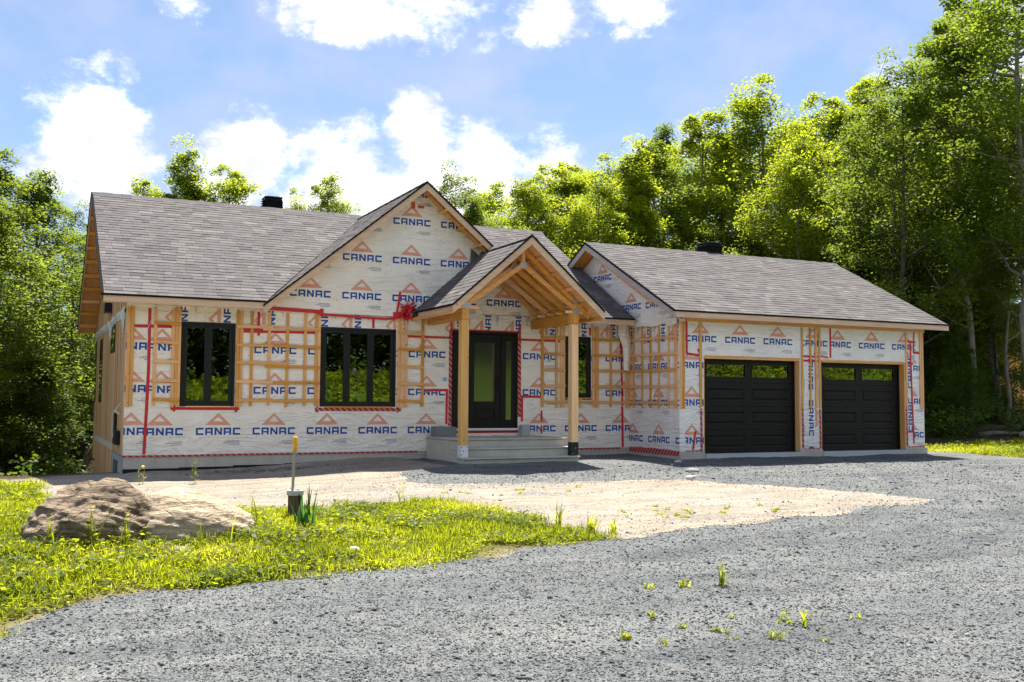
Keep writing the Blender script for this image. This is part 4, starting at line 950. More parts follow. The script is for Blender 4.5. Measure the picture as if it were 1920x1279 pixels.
mb = MB(); mb.box((-.03, 1.0, -1.3), (-.008, 1.75, -.14)); part('opening_shade', mb, M_gapshade, HOUSE)  # dark slab standing for the unlit door opening
mb = MB(); mb.box((-.10, .55, .18), (-.013, 1.15, .44)); mb.box((-.06, 1.35, .30), (-.013, 1.5, .75)); part('meter_box', mb, M_black, HOUSE, bevel=.01)
mb = MB(); mb.tube([(-.05, .3, .75), (-.12, .5, .82), (-.14, .8, .72), (-.12, .95, .50), (-.1, 1.0, .30)], .009, 6); mb.tube([(-.03, .9, .86), (-.12, .6, .80), (-.05, .2, .95)], .009, 6); part('cable', mb, M_white, HOUSE)
mb = MB(); mb.box((-.16, 3.3, 2.86), (-.013, 3.75, 3.05)); part('wall_vent', mb, M_black, HOUSE)
# wires hanging on the front
def wire(pts, r=.005, m=M_white):
    mb = MB(); mb.tube(pts, r, 6); part('cable', mb, m, HOUSE, smooth=True)
wire([(.47, -.30, 2.80), (.45, -.12, 2.70), (.46, -.05, 2.55), (.40, -.05, 2.42), (.36, -.045, 2.30), (.37, -.04, 2.10)]); wire([(9.70, -.20, 2.80), (9.69, -.06, 2.5), (9.70, -.055, 2.2), (9.74, -.055, 2.05), (9.745, -.05, 1.9)])
wire([(6.24, -.03, 2.50), (6.22, -.03, 2.0), (6.235, -.03, 1.55), (6.22, -.03, 1.50)], .004)
mb = MB(); mb.tube([(6.215, -.04, 1.48), (6.215, -.008, 1.48)], .045, 12); part('doorbell_box', mb, mat('pale_blue_plastic', (.25, .50, .72), .4), HOUSE)
mb = MB(); mb.tube([(8.66, -.055, 1.93), (8.66, -.05, 1.93)], .04, 10); part('clip', mb, M_steel, HOUSE)

# --- porch: posts, beams, trusses, deck purlins
for (x, m) in ((5.80, M_postw), (8.19, M_postb)):
    mb = MB(); mb.box((x, -1.88, -.04), (x+.15, -1.73, 2.58)); p = part('porch_post', mb, M_post, HOUSE, bevel=.004)
    mb = MB(); hh = .185 if x < 6 else .225; mb.box((x-.003, -1.883, -.038), (x+.153, -1.727, hh)); part('post_wrap', mb, m, p)
for x in (5.80, 8.20):
    mb = MB(); mb.box((x, -1.90, 2.585), (x+.13, -.05, 2.785)); part('porch_beam', mb, M_woody, HOUSE, bevel=.003)
    mb = MB(); mb.box((x+(.131 if x < 6 else -.02), -1.87, 2.57), (x+(.15 if x < 6 else -.001), -1.75, 2.82)); part('beam_bracket', mb, M_woodz, HOUSE)
for k, y in enumerate((-1.86, -1.46, -1.06, -.66, -.26)):
    mb = MB(); w_ = .038; h_ = .088; dz = .22
    for s in (-1, 1):
        mb.bar((PX+s*1.50, y, PA-PS*1.50-dz), (PX, y, PA-dz), w_, h_, (0, 0, 1)); 
    tr_ = part('truss', mb, M_woodx, HOUSE)
    for s in (-1, 1):
        mb = MB(); mb.bar((PX+s*1.24, y, 2.835), (PX+s*.0, y, 3.70), w_, h_, (0, 0, 1)); part('lower_chord', mb, M_woodx, tr_)
        mb = MB(); mb.bar((PX+s*1.16, y, 2.85), (PX+s*1.16, y, PA-PS*1.16-dz-.03), w_-.002, .07, (1, 0, 0)); part('web', mb, M_woodz, tr_)
        mb = MB(); mb.bar((PX+s*.95, y, 2.82), (PX+s*1.52, y, 2.82), w_-.004, .06); part('heel_block', mb, M_woodx, tr_)
    mb = MB(); mb.bar((PX, y, 3.66), (PX, y, PA-dz), w_-.002, .07, (1, 0, 0)); part('web', mb, M_woodz, tr_)
    for (cx, cz, r_) in ((PX, 3.70, .085), (PX-1.2, 2.85, .09), (PX+1.2, 2.85, .085), (PX+1.16, 3.02, .06)):
        mb = MB(); mb.prism([(cx+r_*math.cos(a_*math.pi/4+.39), y-(w_/2+.003), cz+r_*.85*math.sin(a_*math.pi/4+.39)) for a_ in range(8)], (0, .002, 0)); part('gusset_plate', mb, M_steel, tr_)
for s in (-1, 1):
    for k in range(5):
        dist = .30+k*.33; mb = MB(); z = PA-PS*dist-.15; mb.bar((PX+s*dist, PY+.01, z), (PX+s*dist, -.02, z), .035, .062); part('purlin', mb, M_woody, HOUSE)

# ------------------------------------------------------------------ concrete steps and bits by the door
st = thing('concrete_steps', 'grey concrete steps with landing under the porch roof', 'steps', (7.0, -1.2, -.16))
def stepbox(name, x0, x1, y0, y1, z0, z1):
    mb = MB(); mb.box((x0-7.0, y0+1.2, z0+.16), (x1-7.0, y1+1.2, z1+.16)); return part(name, mb, M_conc, st, bevel=.012)
stepbox('landing', 5.82, 8.31, -1.40, -.03, -.4, .265); stepbox('nosing', 5.805, 8.325, -1.43, -.035, .267, .30)
stepbox('tread', 5.82, 8.31, -1.68, -1.405, -.4, .095); stepbox('nosing', 5.805, 8.325, -1.71, -1.406, .097, .13)
stepbox('tread', 5.82, 8.31, -1.96, -1.685, -.4, -.075); stepbox('nosing', 5.805, 8.325, -2.0, -1.686, -.073, -.041)
mb = MB(); mb.box((5.90, -.33, .301), (6.36, -.06, .50)); tag(part('foam_block', mb, M_foam, None, bevel=.006), 'dark grey foam block on the landing beside the entrance', 'block')
mb = MB(); mb.box((7.93, -.20, .301), (8.12, -.05, .53)); tag(part('foam_block', mb, mat('pale_foam', (.42, .43, .44), .9), None, bevel=.006), 'small pale grey block on the landing under the striped tape', 'block')

# ------------------------------------------------------------------ boulder, rocks
def rock(name, c, size, seed, mats, sub=5, strata=True, power=.75):
    bm = bmesh.new(); bmesh.ops.create_icosphere(bm, subdivisions=sub, radius=1)
    off = Vector((seed*7.1, seed*3.3, seed*1.7))
    for v in bm.verts:
        p = v.co.copy(); q = Vector((abs(p.x)**power*(1 if p.x > 0 else -1), abs(p.y)**power*(1 if p.y > 0 else -1), p.z))
        n1 = mnoise.fractal(p*1.3+off, .9, 2.1, 4); q *= 1+.20*n1
        pl = p.x*.35+p.z*1.0+.25*p.y
        if strata: q += p*(.035*math.sin(pl*26+3*mnoise.noise(p*2+off))+.030*mnoise.fractal(Vector((p.x*2.2, p.y*2.2, pl*14))+off, .8, 2, 3))
        q += p*.03*mnoise.fractal(p*6+off, .8, 2, 4)
        v.co = Vector((q.x*size[0], q.y*size[1], q.z*size[2]))
    me = bpy.data.meshes.new(name); bm.to_mesh(me); bm.free()
    for m in mats: me.materials.append(m)
    me.polygons.foreach_set('use_smooth', [True]*len(me.polygons)); return link(name, me, None, c)
M_rock = mat('boulder_stone', (.3, .25, .2), .9, .2); t = NT(M_rock); v = t.coord()
sepn = t.n('ShaderNodeSeparateXYZ'); t.l(v, sepn.inputs[0])
band = t.noise(t.coord((1.2, 1.2, 9), rot=(0, .35, 0)), 2.2, 6, .65, .6); fn = t.noise(v, 22, 5, .65)
stone = t.ramp(band, [(.3, (.14, .11, .08)), (.5, (.29, .225, .16)), (.72, (.43, .345, .25))])
sandy = t.ramp(band, [(.3, (.44, .345, .235)), (.6, (.58, .48, .35))])
msk = t.n('ShaderNodeMapRange', interpolation_type='SMOOTHSTEP'); t.l(t.math('ADD', sepn.outputs[0], t.math('MULTIPLY', t.math('SUBTRACT', t.noise(v, 2.4, 4), .5), .9)), msk.inputs[0]); msk.inputs[1].default_value = -.15; msk.inputs[2].default_value = .18
ck = t.n('ShaderNodeTexVoronoi', feature='DISTANCE_TO_EDGE'); ck.inputs['Scale'].default_value = 3.1; t.l(t.coord((1, 1, 3.2), rot=(0, .4, .2)), ck.inputs['Vector'])
crk = t.ramp(ck.outputs['Distance'], [(.0, (.35, .33, .30)), (.035, (1, 1, 1))])
c = t.mix(msk.outputs[0], t.mix(.8, stone, crk, 'MULTIPLY'), sandy); c = t.mix(.6, c, t.ramp(fn, [(.3, (.6, .58, .55)), (.65, (1.12, 1.12, 1.12))]), 'MULTIPLY'); t.base(c)
t.bump(t.math('ADD', t.math('MULTIPLY', crk, .25), t.math('ADD', t.math('MULTIPLY', band, 1.4), t.math('MULTIPLY', fn, .5))), 1.0, .06)
gz_ = lambda x, y: float(ground_z(np.array(x, float), np.array(y, float)))
def boulder():
    V = []; F = []
    for (c, size, seed, yawr) in (((-.44, .0, .01), (.66, .54, .52), 1.0, .25), ((.36, .06, -.07), (.78, .58, .48), 2.3, -.15)):
        bm = bmesh.new(); bmesh.ops.create_icosphere(bm, subdivisions=6, radius=1); off = Vector((seed*7.1, seed*3.3, seed*1.7)); b0 = len(V)
        for v in bm.verts:
            p = v.co.copy(); r0 = 1+(.15 if seed < 2 else .09)*mnoise.fractal(p*1.1+off, .9, 2.1, 3)
            vd = mnoise.voronoi(p*1.7+off)[0]; r0 += (.13 if seed < 2 else .05)*(vd[1]-vd[0])-.05
            pl = p.x*.42+p.z*.9+.2*p.y
            lay = mnoise.fractal(Vector((p.x*1.6, p.y*1.6, pl*9))+off, .8, 2, 4)
            if seed < 2: r0 += .045*lay+.012*mnoise.fractal(p*9+off, .8, 2, 3)
            else: r0 += .02*lay+.015*mnoise.fractal(p*7+off, .8, 2, 3)
            q = p*r0
            if seed > 2 and q.z > 0: q.z *= 1-.22*max(0, q.x)
            x, y = q.x*size[0], q.y*size[1]; ca, sa = math.cos(yawr), math.sin(yawr)
            V.append((x*ca-y*sa+c[0], x*sa+y*ca+c[1], q.z*size[2]+c[2]))
        F += [tuple(b0+w.index for w in f.verts) for f in bm.faces]; bm.free()
    me = bpy.data.meshes.new('boulder'); me.from_pydata(V, [], F); me.materials.append(M_rock); me.polygons.foreach_set('use_smooth', [True]*len(F)); me.update()
    return link('boulder', me, None, (-.50, -8.80, gz_(-.5, -8.8)+.02))
b1 = boulder()
tag(b1, 'large layered brown boulder, sandy on one side, in the grass', 'boulder')
M_rock2 = mat('field_stone', (.28, .27, .26), .9, .2); t = NT(M_rock2); f_ = t.noise(t.coord(), 14, 5); t.base(t.ramp(f_, [(.3, (.17, .165, .16)), (.7, (.36, .35, .33))])); t.bump(f_, .5, .02)
for (x, y, s_, lab) in ((9.53, -4.05, .10, 'fist sized dark stone on the gravel before the garage'), (9.0, -4.75, .07, 'small pale stone where the sand meets garage gravel'), (10.31, -2.5, .07, 'small white stone in the shade by the garage corner'), (-.30, -9.75, .06, 'low brown stone in the grass before the boulder'), (1.25, -10.05, .055, 'pale buff stone lying in the open grass')):
    o = rock('stone', (x, y, gz_(x, y)+s_*.3), (s_*1.3, s_, s_*.75), x+y, [M_rock2 if 'pale' not in lab and 'white' not in lab else mat('pale_stone', (.52, .49, .44), .9)], 3, False); tag(o, lab, 'stone')

# ------------------------------------------------------------------ well casing
wx, wy = 1.26, -7.68; wz = gz_(wx, wy)
wc = thing('well_casing', 'brown capped well casing with a yellow tipped steel rod', 'well casing', (wx, wy, wz-.04))
mb = MB(); mb.tube([(0, 0, 0), (0, 0, .335)], .082, 20); part('casing', mb, bark_material('rusty_steel', (.15, .11, .075), (.06, .045, .035)), wc, smooth=False)
mb = MB(); mb.tube([(0, 0, .32), (0, 0, .375)], .098, 20); mb.tube([(.03, 0, .376), (.03, 0, .39)], .03, 10); part('cap', mb, mat('grey_plastic', (.42, .41, .42), .5), wc)
mb = MB(); mb.tube([(-.035, -.02, .375), (-.02, -.02, .88)], .017, 8); part('rod', mb, mat('weathered_rod', (.34, .33, .25), .6), wc)
mb = MB(); mb.tube([(-.021, -.02, .835), (-.021, -.02, .84), (-.018, -.02, .85), (-.016, -.02, .985), (-.016, -.02, 1.0)], [.022, .03, .028, .028, .022], 10); mb.tube([(-.02, -.055, .87), (-.02, -.02, .87)], .02, 8); part('yellow_tip', mb, mat('yellow_cap', (.80, .40, .01), .45), wc, smooth=True)
mb = MB(); mb.tube([(.02, -.085, .34), (.05, -.10, .2), (.12, -.09, .0)], .012, 6); part('cable', mb, M_black, wc)

# ------------------------------------------------------------------ small plants
def blade_strip(V, F, base, az, h, lean, w, seg=5, curve=1.0):
    """tapered bent blade"""
    i0 = len(V); dx_, dy_ = math.cos(az), math.sin(az); sx, sy = -dy_, dx_
    for k in range(seg+1):
        t_ = k/seg; r_ = lean*t_**(1+curve); z = h*(t_-.18*lean/h*t_**3 if h else 0); ww = w*(1-t_**2.2)*(.75+.5*t_ if t_ < .5 else 1)
        V.append((base[0]+dx_*r_-sx*ww/2, base[1]+dy_*r_-sy*ww/2, base[2]+z)); V.append((base[0]+dx_*r_+sx*ww/2, base[1]+dy_*r_+sy*ww/2, base[2]+z))
    for k in range(seg): F.append((i0+2*k, i0+2*k+1, i0+2*k+3, i0+2*k+2))
def plant(name, loc, label, cat, blades, m, group=None, seed=0, leafy=False, flower=None, hgt_=.3, spread=.12):
    r_ = random.Random(seed); V = []; F = []; tn = []
    for k in range(blades):
        a = r_.uniform(0, 6.28); h = hgt_*r_.uniform(.5, 1); f0 = len(F)
        blade_strip(V, F, (r_.gauss(0, .02), r_.gauss(0, .02), 0), a, h, spread*r_.uniform(.2, 1.2), r_.uniform(.010, .018)*(1+hgt_)); tn += [r_.uniform(.3, .95)]*(len(F)-f0)
    if leafy:   # upright stem with leaf pairs
        for s_ in range(leafy):
            ax, ay = r_.gauss(0, .03), r_.gauss(0, .03); H = hgt_*r_.uniform(.7, 1.1); n = 9; f0 = len(F)
            blade_strip(V, F, (ax, ay, 0), r_.uniform(0, 6.3), H, .03, .009, 4); blade_strip(V, F, (ax, ay, 0), r_.uniform(0, 6.3), H, .03, .009, 4)
            for k in range(n):
                z = H*(.15+.85*k/n); a = k*2.4+r_.random(); L_ = .075*(1.15-.6*k/n)*r_.uniform(.7, 1.2)*(hgt_/.35)**.5
                i0 = len(V); c_, q_ = math.cos(a), math.sin(a); up_ = r_.uniform(-.1, .6)*L_
                V += [(ax, ay, z), (ax+c_*L_*.5-q_*L_*.22, ay+q_*L_*.5+c_*L_*.22, z+up_*.5), (ax+c_*L_, ay+q_*L_, z+up_), (ax+c_*L_*.5+q_*L_*.22, ay+q_*L_*.5-c_*L_*.22, z+up_*.5)]; F.append((i0, i0+1, i0+2, i0+3))
            tn += [r_.uniform(.35, .95)]*(len(F)-f0)
    z = gz_(loc[0], loc[1]); 
    if sdist(DRIVE, np.array([loc[0]]), np.array([loc[1]]))[0] < 0: z = float(drive_z(np.array([loc[0]]), np.array([loc[1]]))[0])
    me = fast_mesh(name, np.array(V), np.array(F), m, tn)
    if flower:
        o = thing(name, label, cat, (loc[0], loc[1], z-.01), group); link('foliage', me, o)
        mb = MB(); mb.tube([(0, 0, hgt_*.9), (0, 0, hgt_*1.02), (0, 0, hgt_*1.06)], [.012, .03, .01], 8); part('flower', mb, M_flower, o)
    else:
        o = link(name, me, None, (loc[0], loc[1], z-.01)); tag(o, label, cat, group)
    return o
def iris(loc):
    r_ = random.Random(4); V = []; F = []; tn = []
    for k in range(15):
        f0 = len(F); blade_strip(V, F, (r_.gauss(0, .045), r_.gauss(0, .04), 0), 1.57+r_.choice((0, 3.14))+r_.gauss(0, .9), r_.uniform(.30, .56), r_.uniform(.02, .18), r_.uniform(.034, .050), 6, .8); tn += [r_.random()]*(len(F)-f0)
    o = link('iris_plant', fast_mesh('iris_plant', np.array(V), np.array(F), M_iris, tn), None, (loc[0], loc[1], gz_(*loc)-.02)); tag(o, 'clump of dark green sword shaped leaves beside the well casing', 'plant')
iris((1.12, -8.70))
GW = [(3.56, -12.68, .20, 'tallest leafy weed sprouting from the gravel', 2, 5), (3.27, -12.53, .09, 'tuft of bladed weed beside the tallest gravel weed', 0, 12), (2.98, -12.46, .07, 'small bladed weed tuft on the gravel nearest the lawn', 0, 9), (3.30, -13.93, .15, 'upright grass shoot with two broad blades in gravel', 0, 4), (3.22, -13.80, .11, 'thin grass shoot beside the two bladed shoot', 0, 3),
      (2.84, -14.13, .08, 'spreading yellow green weed low on the gravel', 2, 8), (2.62, -13.86, .05, 'flat creeping weed between the gravel shoots', 3, 6), (2.44, -13.31, .06, 'tiny leafy weed alone in open gravel', 2, 3), (1.98, -13.75, .06, 'small weed nearest the camera side of the gravel patch', 2, 4), (2.47, -13.66, .05, 'low leafy weed with yellow tips on gravel', 2, 4), (3.76, -13.96, .05, 'thin single bladed weed right of the weed patch', 0, 3), (2.10, -13.94, .05, 'smallest weed at the lower edge of the patch', 2, 3)]
for k, (x, y, h, lab, lf, bl) in enumerate(GW): plant('weed', (x, y), lab, 'weed', bl+2, M_grass, 'weeds sprouting from the gravel', k+20, lf+1, None, h*1.1, h*1.0)
r9 = random.Random(77)
for k in range(9): plant('weed', (2.9+r9.gauss(0, .42), -13.75+r9.gauss(0, .38)), 'tiny low weed sprig among the larger gravel weeds', 'weed', 3, M_grass, 'tiny sprigs in the gravel', 700+k, r9.choice((1, 2)), None, r9.uniform(.03, .06), .06)
TW = [(3.10, -6.1, .30, 'tall thin weed at the far edge of the lawn', 2, 2), (4.19, -9.5, .30, 'clump of tall grass where lawn meets sand', 0, 26), (4.02, -9.0, .34, 'pale seeding grass clump leaning over the sand', 0, 14), (4.45, -9.55, .22, 'grass clump at the sharp tip of the lawn', 0, 18), (.95, -2.1, .42, 'tall leafy weed growing in sand before the house wall', 3, 0),
      (-1.00, -9.42, .44, 'bushy leafy weed standing against the boulder', 4, 2), (-.74, -9.50, .36, 'second leafy weed against the dark boulder face', 4, 2), (-1.36, -9.32, .32, 'leafy weed at the left foot of the boulder', 3, 4), (.60, -8.6, .40, 'tall weed at the sandy end of the boulder', 3, 3), (-.10, -9.62, .32, 'thin seeding weed before the sandy boulder side', 1, 2), (.22, -9.45, .36, 'lone stalk weed right of the boulder', 1, 2), (2.25, -6.5, .22, 'weed stalk at the lawn crest behind the casing', 2, 2), (1.65, -6.85, .2, 'low weed at the lawn crest near the casing', 2, 3)]
for k, (x, y, h, lab, lf, bl) in enumerate(TW): plant('weed', (x, y), lab, 'weed', bl, M_grass, 'tall weeds around the lawn', k+50, lf, None, h, h*.5)
plant('flowering_weed', (.15, -2.0), 'yellow flowered weed in the shade by the house corner', 'weed', 2, M_grass, None, 91, 2, True, .30, .1)
for k in range(30):      # scattered low tufts on the sand
    r_ = random.Random(300+k); x, y = [(6.3, -8.4), (6.9, -8.5), (6.0, -8.1), (4.4, -5.4), (5.6, -5.3), (7.6, -8.3)][k % 6]; x += r_.gauss(0, .35); y += r_.gauss(0, .22)
    plant('grass_tuft', (x, y), 'low yellow green tuft growing in the open sand', 'tuft', 14, M_grass, 'tufts scattered over the sand', 400+k, 1, None, .06, .08)

# ------------------------------------------------------------------ lawn
def lawn(poly, nmax, seed, name, label, hscale=1.0, box=None, dens_far=True):
    g = np.random.default_rng(seed); P = np.array(poly); lo, hi = P.min(0), P.max(0)
    if box is not None: lo = np.maximum(lo, box[0]); hi = np.minimum(hi, box[1])
    x = g.uniform(lo[0], hi[0], nmax*3); y = g.uniform(lo[1], hi[1], nmax*3)
    d = sdist(poly, x, y)+fbm(x*1.4, y*1.4, 4, 2)*1.0; patch = fbm(x*2.2, y*2.2, 4, 77); pr = sst(.12, -.35, d)*np.clip(.8+patch*2.6, .22, 1)
    k = g.random(len(x)) < pr; x, y, d, patch = x[k][:nmax], y[k][:nmax], d[k][:nmax], patch[k][:nmax]; n = len(x); z = ground_z(x, y)
    typ = g.random(n); clump = fbm(x*3.1, y*3.1, 3, 55)
    h = np.where(typ < .34, g.uniform(.035, .105, n), g.uniform(.02, .085, n))*hscale*(1+1.6*clump); w = np.where(typ < .34, g.uniform(.005, .010, n), g.uniform(.016, .034, n))*hscale
    az = g.uniform(0, 6.283, n); lean = h*g.uniform(.15, .9, n); c, s = np.cos(az), np.sin(az)
    weed = (typ > .86) & (fbm(x*1.7, y*1.7, 3, 99) > .03); h = np.where(weed, g.uniform(.05, .20, n)*hscale, h); w = np.where(weed, g.uniform(.024, .05, n)*hscale, w)
    # 4-point leaf: foot, two sides, tip
    foot = np.stack([x, y, z-.005], -1); tip = np.stack([x+c*lean, y+s*lean, z+h], -1)
    flat = typ >= .34   # clover-like leaves: short stalk, broad tilted leaf
    foot[flat, 2] += h[flat]*.6; tip[flat] = foot[flat]+np.stack([c*w*1.3, s*w*1.3, g.uniform(-.2, .7, n)*w], -1)[flat]
    mid = foot*.45+tip*.55; mid[~flat, 2] += h[~flat]*.12; side = np.stack([-s*w/2, c*w/2, g.normal(0, .15, n)*w], -1)
    V = np.stack([foot, mid-side, tip, mid+side], 1).reshape(-1, 3); F = np.arange(4*n).reshape(-1, 4)
    tone = np.clip(.46+1.5*fbm(x*1.1, y*1.1, 4, 66)+g.normal(0, .17, n)+(g.random(n) < .03)*.5-.28*weed, 0, 1)
    o = link(name, fast_mesh(name, V, F, M_grass, tone)); tag(o, label, 'grass', kind='stuff')
lawn(LAWN, 430000, 1, 'grass', 'bright yellow green grass and clover between drive and boulder', 1.0, ((-5.2, -13.2), (4.6, -1.0)))
lawn(LAWN_R, 50000, 2, 'grass', 'strip of sunlit grass beyond the garage at the forest edge', 1.5, ((18.5, -6), (27, 1.5)))

# ------------------------------------------------------------------ trees
def leaf_cloud(cent, rad, count, g, size, flat=.36, upness=1.0, dirs=None):
    """leaves round spray centres; rad per centre; returns V (4n), F, tone"""
    m = len(cent); idx = np.repeat(np.arange(m), count); n = len(idx)
    a = g.uniform(0, 6.283, n); r_ = np.sqrt(g.random(n))*rad[idx]; dz = np.clip(g.normal(0, flat, n), -.7, .6)*rad[idx]-.30*r_**2/np.maximum(rad[idx], .1)
    P = cent[idx]+np.stack([np.cos(a)*r_, np.sin(a)*r_, dz], -1)
    nrm = np.stack([g.normal(0, .55, n), g.normal(0, .55, n), np.full(n, upness)], -1); nrm /= np.linalg.norm(nrm, axis=1)[:, None]
    t_ = g.normal(0, 1, (n, 3)); t_ -= (t_*nrm).sum(1)[:, None]*nrm; t_ /= np.linalg.norm(t_, axis=1)[:, None]; b = np.cross(nrm, t_)
    s = (size*g.uniform(.65, 1.35, n))[:, None]
    V = np.stack([P-t_*s*.55, P+b*s*.38-t_*s*.05, P+t_*s*.55, P-b*s*.38-t_*s*.05], 1).reshape(-1, 3)
    tone = np.clip(np.repeat(g.normal(.5, .2, m), count)+g.normal(0, .13, n), 0, 1)
    return V, np.arange(4*n).reshape(-1, 4), tone
def make_tree(seed, H, cr, base, n_spray, leafm, barkm, leaves, size, lean=.3, shape='ovoid', spray=.62, tr=.12, hollow=.12, carve=-.22):
    """tapered trunk, limbs reaching for spray centres spread through a lumpy crown volume, leaves round each spray"""
    g = np.random.default_rng(seed); mb = MB(); pts = []; K = 12
    wob = g.normal(0, .10, (K+1, 2)).cumsum(0)*lean; wob -= wob[0]
    for k in range(K+1): pts.append(Vector((wob[k, 0], wob[k, 1], H*.90*k/K)))
    mb.tube(pts, [tr*(1.3 if k == 0 else 1)*(1-.90*k/K)+.010 for k in range(K+1)], 8)
    def on_trunk(z):
        t_ = min(max(z, 0)/(H*.90)*K, K-.001); i = int(t_); return pts[i].lerp(pts[i+1], t_-i)
    def prof(t_):
        if shape == 'cone': return .12+.88*(1-t_)**.75*min(1, t_*6+.35)
        if shape == 'round': return max(.20, math.sin(math.pi*min(1, .14+.84*t_))**.7)
        return max(.20, math.sin(math.pi*(.15+.83*t_))**.7*(1-.22*t_))
    cent = []; rad = []; off = Vector((seed*3.7, seed*1.3, seed*2.9)); tries = 0
    while len(cent) < n_spray and tries < n_spray*6:
        tries += 1; t_ = g.random(); a = g.uniform(0, 6.283); p_ = prof(t_)
        if g.random() > .42+.58*p_: continue
        lump = 1+.42*mnoise.noise(Vector((math.cos(a)*1.3, math.sin(a)*1.3, t_*4.2))+off)
        rr = cr*p_*lump*(hollow+(1-hollow)*math.sqrt(g.random())); z = H*(base+(1.0-base)*t_)
        p0_ = on_trunk(z); c = Vector((p0_.x, p0_.y, z))+Vector((math.cos(a)*rr, math.sin(a)*rr, g.normal(0, .14)-.16*rr-.25))
        if t_ > .86: c.z += g.uniform(-.55, .30)
        if mnoise.noise(c*.75+off) < carve: continue
        cent.append(c); rad.append(spray*g.uniform(.55, 1.3)*(.45+.55*p_))
    for k in range(30):                                      # the top stays closed round the leader
        t_ = .60+.40*(k/30)**.8; a = k*2.4+g.normal(0, .7); rr = cr*(.70*(1-t_)**.65+.08)*math.sqrt(g.random())*g.uniform(.8, 1.5); z = H*(base+(1-base)*t_); p0_ = on_trunk(z)
        cent.append(Vector((p0_.x+math.cos(a)*rr, p0_.y+math.sin(a)*rr, z-.3+g.normal(0, .30)))); rad.append(spray*g.uniform(.35, .9))
    order = g.permutation(len(cent)); nl = max(14, len(cent)//7); joints = []
    for q in order[:nl]:                                     # main limbs
        c = cent[q]; rr = math.hypot(c.x, c.y); p0 = on_trunk(max(H*base*.55, c.z-rr*g.uniform(.55, 1.0)-.2)); n = 5; seg = []
        for k in range(n+1):
            f = k/n; p = p0.lerp(c, f); p.z -= .16*rr*math.sin(math.pi*f)*.8; p += Vector((g.normal(0, .035), g.normal(0, .035), 0))*rr*(0 < k < n); seg.append(p)
        r0 = tr*.30*min(1, rr/2.2+.25); mb.tube(seg, [r0*(1-.85*k/n)+.006 for k in range(n+1)], 5, 0, False); joints += seg[2:]
    J = np.array([tuple(j) for j in joints])
    for q in order[nl:nl+len(cent)//2]:                      # twigs off the nearest limb
        c = np.array(tuple(cent[q])); d = J-c; d2 = (d**2).sum(1)+np.where(d[:, 2] > .1, 3, 0); k = int(d2.argmin())
        if d2[k] < 2.2: mb.tube([joints[k], (joints[k]+cent[q])/2+Vector((0, 0, -.05)), cent[q]], [.014, .009, .004], 4, 0, False)
    cent = np.array([tuple(c) for c in cent]); rad = np.array(rad); per = max(8, int(leaves/len(cent)))
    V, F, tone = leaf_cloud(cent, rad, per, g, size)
    tone = np.clip(tone+.25*(V.reshape(-1, 4, 3)[:, 0, 2]/H-.6), 0, 1)  # leaf colour lightens with height, painting sun on the crown top
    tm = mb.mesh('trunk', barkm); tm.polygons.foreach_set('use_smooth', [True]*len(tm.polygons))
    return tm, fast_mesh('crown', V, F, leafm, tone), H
VAR = {
    'maple': make_tree(11, 12, 3.2, .16, 250, M_leafy, M_bark, 52000, .086, spray=.66),
    'maple2': make_tree(12, 12, 2.8, .10, 230, M_leafy, M_bark2, 48000, .084, spray=.62, shape='round'),
    'ash': make_tree(13, 12, 2.3, .20, 210, M_leafg, M_bark, 34000, .080, spray=.52, lean=.5, tr=.10),
    'tall': make_tree(14, 13, 2.7, .36, 200, M_leafg, M_bark, 34000, .082, lean=.9, spray=.54, tr=.105, carve=-.12),
    'slim': make_tree(15, 12, 1.9, .10, 190, M_leafy, M_bark2, 34000, .082, shape='cone', spray=.52, tr=.08),
    'airy': make_tree(16, 12, 2.9, .30, 170, M_leafg, M_bark2, 26000, .082, shape='round', spray=.52, lean=.6, tr=.10, carve=-.08),
    'young': make_tree(17, 6, 1.9, .05, 120, M_leafd, M_bark2, 16000, .10, spray=.55, tr=.04),
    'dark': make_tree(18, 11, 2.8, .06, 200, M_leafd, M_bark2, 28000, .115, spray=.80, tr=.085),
    'oak': make_tree(19, 12, 3.0, .22, 230, M_leafy, M_bark, 42000, .088, spray=.60, lean=.6, carve=-.14),
}
def tree(var, x, y, H, rz, label, name='tree', group=None, wide=1.0, lean=(0, 0)):
    tm, cm, H0 = VAR[var]; z = float(hgt(x, y))
    o = thing(name, label, 'tree', (x, y, z-.08), group); s = H/H0; o.scale = (s*wide, s*wide, s); o.rotation_euler = (lean[0], lean[1], rz)
    link('trunk', tm, o); link('crown', cm, o); return o
